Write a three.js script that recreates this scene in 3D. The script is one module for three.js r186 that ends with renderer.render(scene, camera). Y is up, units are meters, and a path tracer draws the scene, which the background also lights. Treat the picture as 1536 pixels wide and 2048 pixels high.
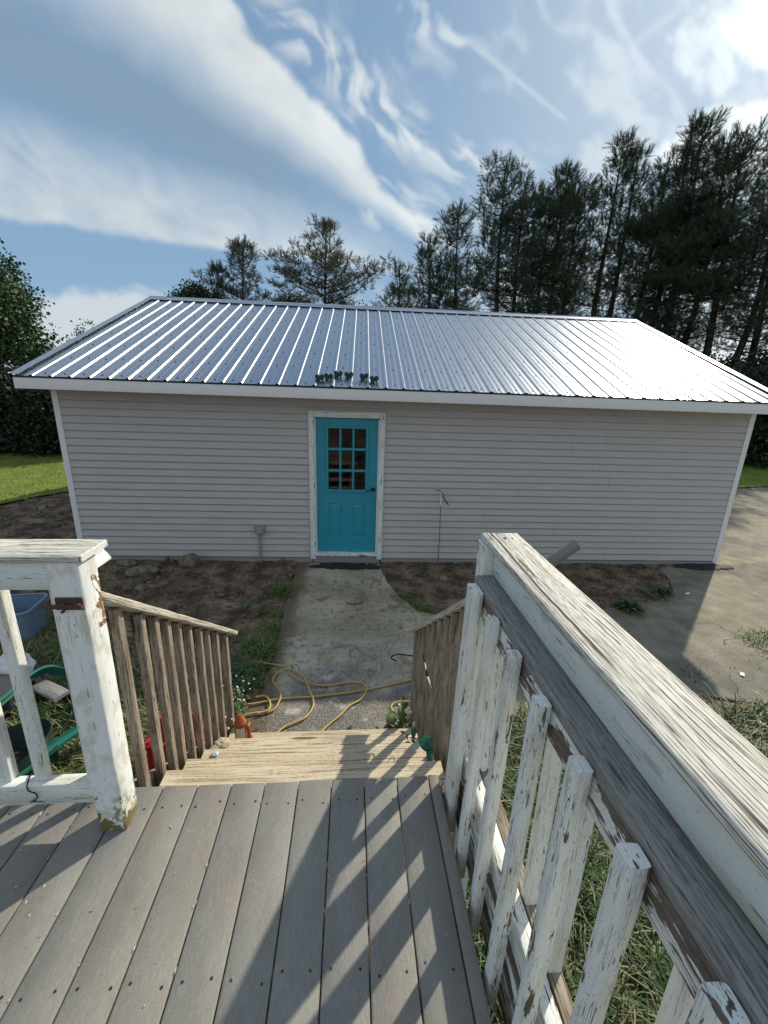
import * as THREE from 'three';
import { mergeGeometries, toCreasedNormals } from 'three/addons/utils/BufferGeometryUtils.js';
import { RoundedBoxGeometry } from 'three/addons/geometries/RoundedBoxGeometry.js';

// ---------------------------------------------------------------- camera, sky, sun, exposure
const scene = new THREE.Scene();
const camera = new THREE.PerspectiveCamera(100.12, 0.75, 0.05, 900);
camera.position.set(4.1081, 2.5389, 6.1265);
camera.rotation.set(-0.2845, -0.058, 0.0314, 'YXZ');
scene.add(camera);
const EXPOSURE = 1.4, SUN = 3.35, SUN_EL = 36.5 * Math.PI / 180, SUN_AZ = 44.5 * Math.PI / 180;
const sunDir = new THREE.Vector3(Math.sin(SUN_AZ) * Math.cos(SUN_EL), Math.sin(SUN_EL), -Math.cos(SUN_AZ) * Math.cos(SUN_EL));
const renderer = new THREE.WebGLRenderer({ antialias: true });
renderer.setSize(768, 1024);
renderer.toneMapping = THREE.LinearToneMapping;
renderer.toneMappingExposure = EXPOSURE;
renderer.shadowMap.enabled = true;
const sun = new THREE.DirectionalLight(new THREE.Color(1, 0.91, 0.74), SUN);
sun.name = 'sun';
sun.position.copy(sunDir).multiplyScalar(60).add(new THREE.Vector3(5, 0, 0));
sun.target.position.set(5, 0, 0);
sun.castShadow = true; sun.shadow.radius = 1.6; sun.shadow.mapSize.set(4096, 4096);
Object.assign(sun.shadow.camera, { left: -25, right: 25, top: 25, bottom: -25, near: 1, far: 150 });
scene.add(sun, sun.target);

// ---------------------------------------------------------------- noise
function rng(seed) { let a = seed >>> 0; return () => { a = (a + 0x6D2B79F5) >>> 0; let t = a; t = Math.imul(t ^ (t >>> 15), t | 1); t ^= t + Math.imul(t ^ (t >>> 7), t | 61); return ((t ^ (t >>> 14)) >>> 0) / 4294967296; }; }
const PERM = new Uint16Array(2048), GR = new Float32Array(1024);
{ const r = rng(77); for (let i = 0; i < 1024; i++) PERM[i] = i; for (let i = 1023; i > 0; i--) { const j = Math.floor(r() * (i + 1)); const t = PERM[i]; PERM[i] = PERM[j]; PERM[j] = t; } for (let i = 0; i < 1024; i++) { PERM[1024 + i] = PERM[i]; GR[i] = r() * 6.2832; } }
const GX = GR.map(Math.cos), GY = GR.map(Math.sin);
const mod = (a, n) => ((a % n) + n) % n;
// gradient noise, about -0.7..0.7; wx, wy: period in lattice cells
function N2(x, y, wx = 1024, wy = 1024, s = 0) {
  const xi = Math.floor(x), yi = Math.floor(y), fx = x - xi, fy = y - yi; let x0, x1, y0, y1;
  if (wx === 1024) { x0 = xi & 1023; x1 = (xi + 1) & 1023; } else { x0 = xi % wx; if (x0 < 0) x0 += wx; x1 = x0 + 1 === wx ? 0 : x0 + 1; }
  if (wy === 1024) { y0 = yi & 1023; y1 = (yi + 1) & 1023; } else { y0 = yi % wy; if (y0 < 0) y0 += wy; y1 = y0 + 1 === wy ? 0 : y0 + 1; }
  const q0 = PERM[(x0 + s * 131) & 1023], q1 = PERM[(x1 + s * 131) & 1023], k0 = PERM[(q0 + y0) & 1023], k1 = PERM[(q1 + y0) & 1023], k2 = PERM[(q0 + y1) & 1023], k3 = PERM[(q1 + y1) & 1023];
  const u = fx * fx * fx * (fx * (fx * 6 - 15) + 10), v = fy * fy * fy * (fy * (fy * 6 - 15) + 10);
  const a = GX[k0] * fx + GY[k0] * fy, b = GX[k1] * (fx - 1) + GY[k1] * fy, c = GX[k2] * fx + GY[k2] * (fy - 1), d = GX[k3] * (fx - 1) + GY[k3] * (fy - 1);
  return a + u * (b - a) + v * (c - a) + u * v * (a - b - c + d);
}
function F2(x, y, o = 4, wx = 1024, wy = 1024, s = 0) { let t = 0, a = 1, n = 0; for (let i = 0; i < o; i++) { t += a * N2(x, y, wx, wy, s + i); n += a; a *= 0.5; x *= 2; y *= 2; wx *= 2; wy *= 2; if (wx > 1024) wx = 1024; if (wy > 1024) wy = 1024; } return t / n * 1.6; }
const clamp = (x, a = 0, b = 1) => Math.min(b, Math.max(a, x));
const ss = (a, b, x) => { const t = clamp((x - a) / (b - a)); return t * t * (3 - 2 * t); };
const lerp = (a, b, t) => a + (b - a) * t;
const mix3 = (a, b, t) => [lerp(a[0], b[0], t), lerp(a[1], b[1], t), lerp(a[2], b[2], t)];
const pw = (x, pts) => { if (x <= pts[0][0]) return pts[0][1]; for (let i = 1; i < pts.length; i++) if (x <= pts[i][0]) { const [a, b] = pts[i - 1], [c, d] = pts[i]; return lerp(b, d, (x - a) / (c - a || 1)); } return pts[pts.length - 1][1]; };

// ---------------------------------------------------------------- sky: blue air with cirrus bands
{
  const W = 2048, H = 1024, data = new Float32Array(W * H * 4);
  const put = (i, c) => { data[i] = c[0]; data[i + 1] = c[1]; data[i + 2] = c[2]; data[i + 3] = 1; };
  const seg = (u, v, a, b) => { const dx = b[0] - a[0], dy = b[1] - a[1], L = dx * dx + dy * dy, t = ((u - a[0]) * dx + (v - a[1]) * dy) / L; return [t, ((u - a[0]) * -dy + (v - a[1]) * dx) / Math.sqrt(L)]; };
  for (let j = 0; j < H; j++) for (let i = 0; i < W; i++) {
    const el = ((j + 0.5) / H - 0.5) * Math.PI, az = ((i + 0.5) / W - 0.5) * 2 * Math.PI;
    const ce = Math.cos(el), x = ce * Math.cos(az), z = ce * Math.sin(az), y = Math.sin(el), k = (j * W + i) * 4;
    if (y < -0.02) { put(k, [0.16, 0.17, 0.15]); continue; }
    const cosA = x * sunDir.x + y * sunDir.y + z * sunDir.z, ang = Math.acos(clamp(cosA, -1, 1)) * 57.2958;
    const h = Math.max(y, 0.0);
    // clear air: deeper blue upwards, paler near the horizon and near the sun
    let c = mix3([0.235, 0.385, 0.525], [0.088, 0.168, 0.315], Math.pow(clamp(h / 0.75), 0.6));
    c = mix3(c, [0.34, 0.46, 0.56], 0.75 * Math.exp(-ang / 24));
    const g = 0.22 * Math.exp(-ang / 11) + 1.2 * Math.exp(-(ang * ang) / 30);
    c = [c[0] + g, c[1] + g * 0.97, c[2] + g * 0.9];
    const cloudTone = (b) => { const s = b * (1 + 0.45 * Math.exp(-ang / 20)); return [0.56 * s + g, 0.59 * s + g * 0.97, 0.585 * s + g * 0.9]; };
    // cirrus everywhere, on a flat layer
    const q = 1 / (h + 0.12), px = x * q, pz = z * q;
    const front = z < -0.12 ? ss(-0.12, -0.35, z) : 0;
    const back = F2(px * 0.9 + 3, pz * 0.5 + 1.7 * px * 0.3, 6, 1024, 1024, 5) + 0.35 * F2(px * 3 + 9, pz * 1.3, 5, 1024, 1024, 9);
    let a = ss(-0.35, 0.4, back) * 0.9 * (1 - front);
    let tone = 0.98;
    if (front > 0) {
      const u = x / -z, v = y / -z;
      const w1 = N2(u * 5 + 3, v * 5, 1024, 1024, 14), w2 = N2(u * 13, v * 13 + 5, 1024, 1024, 16);
      const wob = F2(u * 7, v * 7, 6, 1024, 1024, 2), fine = F2(u * 22 - v * 10 + w1 * 2, v * 34 + u * 20 + w2, 5, 1024, 1024, 7), al = u * 0.74 - v * 0.67, ac = u * 0.67 + v * 0.74, streak = F2(al * 9 + w1 * 0.9, ac * 26 + w1 * 2.2 + w2 * 0.9, 6, 1024, 1024, 12);
      let d = 0;
      // wide diagonal band: a firm upper edge, dissolving downwards
      const top = 0.438 - 0.92 * u + 0.035 * wob + 0.008 * fine, bot = 0.320 - 0.405 * u;
      const wdt = Math.max(top - bot, 0.02), tt = (top - v) / wdt;
      if (top > bot) { const b = ss(0, 0.05 / wdt * 0.55, tt) * (1 - ss(0.32, 0.98, tt + 0.12 * wob)) * ss(0.26, 0.12, u); d = Math.max(d, b * (0.86 + 0.2 * wob + 0.16 * streak)); }
      // grey veil under the band
      const veil = ss(0.02, 0.14, v - 0.27 + 0.30 * (u + 0.2)) * ss(-0.02, 0.10, bot + 0.11 - v) * ss(0.05, -0.25, u);
      // pale sheet low on the left, with a firm lower edge
      const sb = 0.222 - 0.09 * u + 0.012 * wob + 0.006 * fine, st = 0.285 - 0.235 * u;
      const sh = ss(0, 0.018, v - sb) * (1 - ss(-0.075, 0.075, v - st + 0.05 * wob)) * ss(0.20, -0.06, u);
      d = Math.max(d, sh * (0.62 + 0.42 * wob + 0.28 * streak));
      // bank above the horizon and wisps to the right
      d = Math.max(d, 0.75 * ss(0.0, 0.03, 0.165 - v + 0.03 * wob + 0.012 * fine + 0.02 * Math.sin(u * 9)));
      const wisp = (p0, p1, w, amt) => { const [t, s] = seg(u, v, p0, p1); const e = ss(-0.15, 0.2, t) * ss(1.15, 0.75, t); return amt * e * Math.exp(-s * s / (w * w)) * ss(-0.22, 0.5, streak * 1.1 + 0.35 * fine + 0.45 * wob); };
      d = Math.max(d, wisp([-0.20, 0.66], [0.05, 0.50], 0.045, 0.75), wisp([-0.06, 0.61], [0.06, 0.51], 0.03, 0.5), wisp([-0.04, 0.52], [0.26, 0.41], 0.045, 0.85), wisp([0.03, 0.53], [0.24, 0.415], 0.02, 0.5), wisp([-0.02, 0.385], [0.17, 0.29], 0.05, 0.9), wisp([0.02, 0.30], [0.35, 0.20], 0.07, 0.8), wisp([0.06, 0.66], [0.2, 0.60], 0.04, 0.6));
      const line = (p0, p1, w, amt) => { const [t, s] = seg(u, v, p0, p1); return amt * ss(0, 0.25, t) * ss(1, 0.8, t) * Math.exp(-s * s / (w * w)); };
      d = Math.max(d, line([0.14, 0.645], [0.43, 0.488], 0.007, 0.42), line([0.64, 0.735], [0.36, 0.53], 0.016, 0.34));
      // bright heaps toward the sun
      const heap = (cx, cy, rx, ry, rot) => { const cu = (u - cx) * Math.cos(rot) + (v - cy) * Math.sin(rot), cv = -(u - cx) * Math.sin(rot) + (v - cy) * Math.cos(rot); return ss(1.15, 0.55, Math.hypot(cu / rx, cv / ry) + 0.7 * wob + 0.28 * fine); };
      const hp = Math.max(heap(0.82, 0.69, 0.24, 0.11, 0.25), heap(0.72, 0.515, 0.22, 0.045, 0.40), heap(0.95, 0.53, 0.32, 0.08, 0.3), heap(0.72, 0.20, 0.4, 0.05, -0.1) * 0.8);
      d = Math.max(d, hp * (0.72 + 0.3 * wob + 0.25 * streak));
      tone = 0.92 + 0.12 * ss(-0.5, 0.2, u) + 0.14 * hp * (1 + 0.8 * fine + 0.3 * wob) + 0.06 * wob;
      // thin haze of ice everywhere
      d = Math.max(d, 0.03 + 0.20 * ss(0.0, 0.5, u) + 0.26 * ss(-0.2, 0.6, streak + wob) * ss(-0.3, 0.3, u));
      a = lerp(a, clamp(d), front);
      if (veil > 0) c = mix3(c, [0.165, 0.235, 0.30], 0.6 * veil * front);
    }
    put(k, mix3(c, cloudTone(tone), clamp(a)));
  }
  const sky = new THREE.DataTexture(data, W, H, THREE.RGBAFormat, THREE.FloatType);
  sky.mapping = THREE.EquirectangularReflectionMapping; sky.magFilter = THREE.LinearFilter; sky.minFilter = THREE.LinearFilter; sky.wrapS = THREE.RepeatWrapping; sky.needsUpdate = true;
  scene.background = sky; scene.environment = sky;
}

// ---------------------------------------------------------------- textures
function mk(w, h, fn, bump = true) {
  const d = new Uint8Array(w * h * 4), b = bump ? new Uint8Array(w * h * 4) : null, o = [0, 0, 0, 0.5];
  for (let j = 0; j < h; j++) for (let i = 0; i < w; i++) {
    o[3] = 0.5; fn((i + 0.5) / w, (j + 0.5) / h, o); const k = (j * w + i) * 4;
    for (let c = 0; c < 3; c++) d[k + c] = clamp(o[c]) * 255;
    d[k + 3] = 255;
    if (b) { b[k] = b[k + 1] = b[k + 2] = clamp(o[3]) * 255; b[k + 3] = 255; }
  }
  const t = (a, srgb) => { const x = new THREE.DataTexture(a, w, h, THREE.RGBAFormat); x.wrapS = x.wrapT = THREE.RepeatWrapping; x.magFilter = THREE.LinearFilter; x.minFilter = THREE.LinearMipmapLinearFilter; x.generateMipmaps = true; if (srgb) x.colorSpace = THREE.SRGBColorSpace; x.needsUpdate = true; return x; };
  return { map: t(d, true), bumpMap: b ? t(b, false) : null };
}
const mat = (o) => new THREE.MeshStandardMaterial(o);
const plain = (r, g, b, rough = 0.7, o = {}) => mat({ color: new THREE.Color().setRGB(r, g, b), roughness: rough, metalness: 0, ...o });
const tmat = (t, rough, bumpScale, o = {}) => mat({ map: t.map, bumpMap: t.bumpMap, bumpScale, roughness: rough, metalness: 0, ...o });
// grain: u runs along the wood (0..1 = one tile), v across; returns 0..1 dark line strength
function grain(u, v, lines, seed, knots = [], lf = 1) {
  let w = 0.035 * F2(u * 3, v * 3, 2, 3, 3, seed) + 0.012 * F2(u * 9, v * 8, 2, 9, 8, seed + 3), core = 0;
  for (const [ku, kv, r] of knots) { const du = (u - ku) / (r * 2.2), dv = (v - kv) / r, d2 = du * du + dv * dv; w += Math.sign(dv) * r * 0.8 * Math.exp(-d2 * 0.6); core = Math.max(core, ss(0.35, 0.05, d2)); }
  const vv = v + w;
  const l1 = Math.round(7 * lf), l2 = Math.round(22 * lf), a = N2(u * l1, vv * lines, l1, lines, seed + 7), b = N2(u * l2, vv * lines * 2, l2, lines * 2, seed + 9), c = N2(u * 70, vv * lines * 3, 70, Math.min(1024, lines * 3), seed + 11);
  return [clamp(0.5 + a * 0.75 + b * 0.55 + c * 0.45), core];
}
const TX = {};
TX.weather = mk(1024, 512, (u, v, o) => { // brown-grey bare wood of the stair rails
  const [g, k] = grain(u, v, 50, 20, [[0.3, 0.3, 0.03], [0.72, 0.65, 0.035]]);
  const st = F2(u * 4, v * 6, 4, 4, 6, 33), f = N2(u * 40, v * 200, 40, 200, 41);
  let c = mix3([0.63, 0.59, 0.53], [0.40, 0.35, 0.305], ss(0.3, 0.85, g));
  c = mix3(c, [0.42, 0.35, 0.285], clamp(st * 0.9)); c = mix3(c, [0.66, 0.61, 0.54], ss(0.1, 0.6, -st) * 0.5);
  c = mix3(c, [0.2, 0.15, 0.12], k * 0.8); const cr = ss(0.88, 0.97, g) * 0.6;
  for (let i = 0; i < 3; i++) o[i] = c[i] + f * 0.06 - cr * 0.15;
  o[3] = 0.6 - 0.35 * g - 0.3 * cr + f * 0.1;
});
TX.cap = mk(2048, 512, (u, v, o) => { // bleached cap board: last paint in a furrowed grain
  const [g, k] = grain(u, v, 96, 60, [[0.22, 0.42, 0.035], [0.63, 0.60, 0.05]]);
  const f = N2(u * 60, v * 180, 60, 180, 5), pt = F2(u * 6, v * 12, 5, 6, 12, 71);
  let c = mix3([0.83, 0.82, 0.78], [0.63, 0.61, 0.57], ss(0.4, 0.72, g + pt * 0.25));
  const furrow = ss(0.68, 0.84, g + 0.25 * N2(u * 40, v * 80, 40, 80, 8));
  c = mix3(c, [0.33, 0.305, 0.28], furrow * 0.9);
  const ck = ss(0.018, 0.004, Math.abs(v - 0.47 - 0.05 * N2(u * 5, 0.5, 5, 8, 91) - 0.008 * N2(u * 40, 0.5, 40, 8, 92))) * ss(-0.1, 0.12, N2(u * 4, 3.3, 4, 8, 93));
  c = mix3(c, [0.17, 0.155, 0.14], ck * 0.9); c = mix3(c, [0.32, 0.26, 0.21], k * 0.75);
  for (let i = 0; i < 3; i++) o[i] = c[i] + f * 0.07;
  o[3] = 0.75 - 0.3 * furrow - 0.6 * ck + 0.08 * f;
});
TX.grey = mk(1024, 512, (u, v, o) => { // silver-grey weathered board
  const [g, k] = grain(u, v, 56, 110, [[0.15, 0.5, 0.04], [0.6, 0.3, 0.03]]);
  const st = F2(u * 4, v * 5, 4, 4, 5, 120), f = N2(u * 50, v * 160, 50, 160, 6);
  let c = mix3([0.57, 0.57, 0.56], [0.44, 0.435, 0.425], ss(0.3, 0.85, g)); c = mix3(c, [0.48, 0.465, 0.44], clamp(st) * 0.7);
  c = mix3(c, [0.22, 0.20, 0.18], k * 0.6 + ss(0.9, 0.98, g) * 0.5);
  for (let i = 0; i < 3; i++) o[i] = c[i] + f * 0.06;
  o[3] = 0.6 - 0.35 * g + f * 0.08;
});
TX.tread = mk(1024, 512, (u, v, o) => { // yellow treated lumber
  const [g, k] = grain(u, v, 42, 160, [[0.21, 0.55, 0.06], [0.48, 0.18, 0.02], [0.85, 0.7, 0.025]], 0.35);
  const f = N2(u * 30, v * 220, 30, 220, 7), st = F2(u * 3, v * 3, 4, 3, 3, 19);
  let c = mix3([0.775, 0.73, 0.635], [0.575, 0.515, 0.425], ss(0.45, 0.85, g)); c = mix3(c, [0.50, 0.45, 0.38], clamp(st * 0.7));
  c = mix3(c, [0.36, 0.26, 0.16], k * 0.85 + ss(0.9, 0.97, g) * 0.25);
  for (let i = 0; i < 3; i++) o[i] = c[i] + f * 0.04;
  o[3] = 0.55 - 0.3 * g + f * 0.06;
});
function peel(amount, crackAmt, seed, tint = [0.89, 0.90, 0.88]) {
  return mk(1024, 512, (u, v, o) => {
    const [g] = grain(u, v, 22, seed, []);
    const m = F2(u * 5, v * 7, 4, 5, 7, seed + 2) + 0.38 * F2(u * 26, v * 44, 4, 26, 44, seed + 4) + 0.25 * (g - 0.5);
    const bare = ss(amount, amount - 0.03, -m + 0.0) ? ss(-amount, -amount - 0.0, 0) * 0 + (m > amount ? 1 : 0) : (m > amount ? 1 : 0);
    const lift = ss(amount - 0.05, amount, m) * (1 - bare);
    const cn = Math.abs(N2(u * 3, v * 46, 3, 46, seed + 8) + 0.16 * N2(u * 20, v * 60, 20, 60, seed + 10));
    const crack = ss(0.034, 0.010, cn) * ss(0.04 - crackAmt, 0.2 - crackAmt, F2(u * 6, v * 8, 3, 6, 8, seed + 12));
    const mil = ss(0.05, 0.5, F2(u * 3, v * 5, 5, 3, 5, seed + 14)), spk = ss(0.42, 0.5, N2(u * 70, v * 50, 70, 50, seed + 16));
    let c = mix3(tint, [0.80, 0.78, 0.685], mil * 0.6); c = mix3(c, [0.62, 0.61, 0.53], ss(0.3, 0.6, F2(u * 8, v * 10, 4, 8, 10, seed + 18)) * 0.5);
    c = mix3(c, [0.42, 0.43, 0.40], spk * 0.45); c = mix3(c, [0.95, 0.95, 0.93], lift * 0.5);
    const wood = mix3([0.49, 0.445, 0.40], [0.33, 0.29, 0.255], g);
    c = mix3(c, [0.27, 0.245, 0.22], crack * 0.9); if (bare) c = wood;
    const f = N2(u * 90, v * 90, 90, 90, 3) * 0.03;
    for (let i = 0; i < 3; i++) o[i] = c[i] + f;
    o[3] = bare ? 0.3 - 0.15 * g : 0.7 + 0.2 * lift - 0.45 * crack + 0.04 * N2(u * 20, v * 40, 20, 40, 4);
  });
}
TX.paintA = peel(0.5, 0.12, 200);
TX.paintB = peel(0.37, 0.20, 240);
TX.paintC = peel(0.9, -0.05, 280, [0.86, 0.885, 0.875]);
TX.paintD = peel(0.02, 0.1, 300);
TX.post = mk(512, 1024, (u, v, o) => { // the left post: u goes round it, v goes up it
  const m = F2(u * 8, v * 24, 4, 8, 24, 320), edge = Math.abs(((u * 4 + 0.5) % 1) - 0.5);
  const gl = Math.abs(N2(u * 40, v * 4, 40, 4, 322)), line = ss(0.03, 0.006, gl) * ss(-0.1, 0.25, N2(u * 20, v * 5, 20, 5, 324));
  let c = mix3([0.91, 0.92, 0.91], [0.82, 0.82, 0.78], ss(0, 0.5, F2(u * 6, v * 12, 4, 6, 12, 330)));
  const grn = F2(u * 14, v * 40, 5, 14, 40, 340);
  const low = ss(0.22, 0.02, v + 0.10 * F2(u * 6, v * 8, 3, 6, 8, 345));
  c = mix3(c, [0.50, 0.49, 0.33], low * ss(-0.15, 0.35, grn) * 0.85);
  const bareLow = v + 0.07 * m + 0.03 * grn < 0.03 || (v < 0.16 && edge < 0.09 && m > 0.02);
  if (bareLow) c = [0.47, 0.42, 0.27];
  // gouges and rust beside the latch, on the corner of the lit face
  const un = (u + 0.02) % 1, near = un < 0.15 && v > 0.76 && v < 0.935;
  if (near) { const gg = F2(un * 10 + v * 14, v * 30 - un * 12, 4, 1024, 1024, 351) - un * 3.2 + 0.24; if (gg > 0) c = mix3([0.62, 0.47, 0.28], [0.42, 0.34, 0.26], ss(0, 0.5, N2(u * 60, v * 30, 60, 30, 4) + 0.3)); }
  if (v > 0.70 && v < 0.83) c = mix3(c, [0.55, 0.44, 0.35], 0.5 * ss(0.05, 0.4, F2(u * 60, v * 14, 3, 60, 14, 352)) * ss(0.70, 0.82, v));
  c = mix3(c, [0.55, 0.55, 0.52], line * 0.55); if (edge > 0.488 && m > 0.22) c = [0.40, 0.36, 0.31];
  for (let i = 0; i < 3; i++) o[i] = c[i]; o[3] = 0.7 - 0.3 * line - (bareLow ? 0.3 : 0) + 0.05 * N2(u * 30, v * 90, 30, 90, 9);
});
TX.deck = mk(1024, 512, (u, v, o) => { // grey composite board with a fine brushed figure
  const a = F2(u * 5, v * 4, 4, 5, 4, 400), b = N2(u * 30, v * 150, 30, 150, 402), c2 = N2(u * 70, v * 300, 70, 300, 404), sp = N2(u * 220, v * 110, 220, 110, 406);
  const sc = ss(0.012, 0.003, Math.abs(N2(u * 9, v * 5, 9, 5, 408))) * ss(0.1, 0.4, N2(u * 7 + 0.3, v * 4, 7, 4, 410));
  const br = ss(0.1, 0.5, F2(u * 3, v * 2, 3, 3, 2, 412));
  const base = mix3([0.502, 0.497, 0.475], [0.512, 0.488, 0.465], br), k = a * 0.05 + b * 0.05 + c2 * 0.06 + sp * 0.05 + sc * 0.07;
  for (let i = 0; i < 3; i++) o[i] = base[i] + k;
  o[3] = 0.5 + b * 0.3 + c2 * 0.3;
});
TX.vinyl = mk(512, 256, (u, v, o) => { const g = N2(u * 6, v * 30, 6, 30, 430) + 0.6 * N2(u * 14, v * 70, 14, 70, 432), d = F2(u * 3, v * 3, 4, 3, 3, 434); const k = 0.012 * g + 0.018 * d; o[0] = 0.725 + k; o[1] = 0.705 + k; o[2] = 0.69 + k; o[3] = 0.5 + g * 0.35; });
TX.metal = mk(512, 512, (u, v, o) => { const a = F2(u * 20, v * 20, 3, 20, 20, 450), b = F2(u * 3, v * 5, 4, 3, 5, 452), st = N2(u * 60, v * 2, 60, 2, 454); const k = 0.76 + 0.03 * a + 0.045 * b + 0.02 * st; o[0] = k * 0.93; o[1] = k * 0.96; o[2] = k; o[3] = 0.5 + 0.3 * b; });
TX.soil = mk(1024, 1024, (u, v, o) => {
  const a = F2(u * 6, v * 6, 6, 6, 6, 470), b = F2(u * 40, v * 40, 4, 40, 40, 474), s = N2(u * 150, v * 150, 150, 150, 478), lo = F2(u * 3, v * 3, 3, 3, 3, 479);
  let c = mix3([0.48, 0.405, 0.325], [0.27, 0.205, 0.155], ss(-0.3, 0.4, a + 0.35 * b)); c = mix3(c, [0.60, 0.535, 0.44], ss(0.1, 0.6, lo) * 0.6);
  c = mix3(c, [0.55, 0.51, 0.44], ss(0.36, 0.46, s) * 0.8); const tw = ss(0.02, 0.005, Math.abs(N2(u * 25, v * 25, 25, 25, 481))) * ss(0.1, 0.3, N2(u * 19, v * 19, 19, 19, 483)); c = mix3(c, [0.58, 0.51, 0.38], tw * 0.7);
  for (let i = 0; i < 3; i++) o[i] = c[i] + b * 0.17; o[3] = 0.5 + 0.3 * a + 0.3 * b + 0.1 * s;
});
TX.turf = mk(1024, 1024, (u, v, o) => {
  const a = F2(u * 5, v * 5, 5, 5, 5, 500), b = N2(u * 200, v * 60, 200, 60, 504), c2 = N2(u * 90, v * 250, 90, 250, 506);
  let c = mix3([0.38, 0.48, 0.12], [0.50, 0.545, 0.16], ss(-0.4, 0.5, a)); c = mix3(c, [0.55, 0.54, 0.27], ss(0.2, 0.7, F2(u * 12, v * 12, 4, 12, 12, 508)) * 0.5);
  for (let i = 0; i < 3; i++) o[i] = c[i] + b * 0.12 + c2 * 0.10; o[3] = 0.5 + b * 0.4 + c2 * 0.4;
});
const PATH = { x0: 2.9, x1: 5.3, z0: 0, z1: 4.7 };
TX.path = mk(1024, 2048, (u, v, o) => {
  const x = lerp(PATH.x0, PATH.x1, u), z = lerp(PATH.z0, PATH.z1, v);
  const a = F2(x * 1.3 + 5, z * 1.3, 6, 1024, 1024, 520), st = F2(x * 1.2, z * 5 + x, 5, 1024, 1024, 523), f = F2(x * 30, z * 30, 3, 1024, 1024, 526);
  const rough = ss(2.2, 3.15, z + 0.7 * F2(x * 2.2, z * 2.2, 5, 1024, 1024, 529)); // finish worn away towards the steps
  let top = mix3([0.72, 0.68, 0.585], [0.58, 0.545, 0.465], ss(-0.4, 0.4, a)); top = mix3(top, [0.74, 0.67, 0.55], ss(0.0, 0.6, st) * 0.5); top = mix3(top, [0.74, 0.73, 0.69], ss(1.7, 2.3, z) * 0.5 * ss(-0.3, 0.3, st));
  const s1 = N2(x * 70, z * 70, 1024, 1024, 532), s2 = N2(x * 120 + 7, z * 120, 1024, 1024, 534);
  let agg = mix3([0.51, 0.495, 0.47], [0.35, 0.34, 0.325], ss(-0.2, 0.25, s1)); agg = mix3(agg, [0.74, 0.71, 0.66], ss(0.34, 0.44, s2) * 0.8); agg = mix3(agg, [0.2, 0.2, 0.2], ss(0.36, 0.44, -s2) * 0.7);
  const blot = ss(0.12, 0.42, F2(x * 3.5, z * 4.5, 5, 1024, 1024, 537)) * ss(2.0, 2.4, z) * ss(3.5, 2.9, z); agg = mix3(agg, [0.76, 0.75, 0.72], blot * 0.8);
  const mo = F2(x * 16, z * 16, 4, 1024, 1024, 545), pc = ss(0.012, 0.003, Math.abs(F2(x * 0.9 + 2, z * 0.9, 5, 1024, 1024, 547))) * (1 - rough), sp = ss(0.36, 0.46, N2(x * 45, z * 45, 1024, 1024, 549)); let c = mix3(top, agg, rough); c = mix3(c, [0.33, 0.30, 0.25], ss(0.1, 0.5, mo) * 0.4 + sp * 0.35); c = mix3(c, [0.36, 0.33, 0.28], pc * 0.6); c = mix3(c, [0.30, 0.265, 0.215], ss(0.15, 0.5, F2(x * 4, z * 4, 5, 1024, 1024, 540)) * 0.35 * (1 - rough));
  const dirt = ss(0.28, 0.05, x - 3.2 + 0.16 * F2(z * 3, x * 3, 4, 1024, 1024, 543)) ; c = mix3(c, [0.36, 0.30, 0.235], dirt * 0.75);
  for (let i = 0; i < 3; i++) o[i] = c[i] + f * 0.05; o[3] = 0.5 + 0.12 * f + rough * (0.35 * s1 + 0.3 * s2) + 0.1 * a;
});
TX.drive = mk(1536, 1536, (u, v, o) => { // 6 m of worn, sandy asphalt
  const a = F2(u * 5, v * 5, 6, 5, 5, 560), s1 = N2(u * 340, v * 340, 340, 340, 564), s2 = N2(u * 610, v * 610, 610, 610, 566), st = F2(u * 4, v * 12, 5, 4, 12, 568);
  let c = mix3([0.53, 0.505, 0.44], [0.43, 0.415, 0.375], ss(-0.35, 0.4, a)); c = mix3(c, [0.59, 0.55, 0.46], ss(0.05, 0.5, st) * 0.6);
  c = mix3(c, [0.70, 0.67, 0.60], ss(0.33, 0.44, s2) * 0.8); c = mix3(c, [0.27, 0.26, 0.245], ss(0.28, 0.42, -s1) * 0.7);
  const cr = Math.abs(F2(u * 4, v * 4, 5, 4, 4, 572)), ck = ss(0.010, 0.002, cr) * ss(0.0, 0.2, F2(u * 3, v * 3, 2, 3, 3, 575)); c = mix3(c, [0.16, 0.145, 0.12], ck * 0.85);
  const mo = F2(u * 30, v * 30, 4, 30, 30, 578), ms = ss(0.12, 0.5, F2(u * 9, v * 9, 5, 9, 9, 579)); c = mix3(c, [0.40, 0.385, 0.30], ms * 0.4); for (let i = 0; i < 3; i++) o[i] = c[i] + mo * 0.09; o[3] = 0.55 + 0.25 * s1 + 0.2 * s2 - 0.5 * ck + 0.1 * a;
});
TX.bark = mk(256, 512, (u, v, o) => { const r = Math.abs(F2(u * 8, v * 6, 4, 8, 6, 590)), a = F2(u * 6, v * 6, 4, 6, 6, 593); const k = ss(0.0, 0.25, r); let c = mix3([0.13, 0.11, 0.095], [0.30, 0.26, 0.225], k); for (let i = 0; i < 3; i++) o[i] = c[i] + a * 0.05; o[3] = 0.3 + 0.5 * k; });
TX.rock = mk(256, 256, (u, v, o) => { const a = F2(u * 5, v * 5, 5, 5, 5, 610), b = N2(u * 40, v * 40, 40, 40, 612); const c = mix3([0.50, 0.465, 0.405], [0.36, 0.33, 0.285], ss(-0.3, 0.4, a)); for (let i = 0; i < 3; i++) o[i] = c[i] + b * 0.08; o[3] = 0.5 + 0.4 * a + 0.2 * b; });
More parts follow.
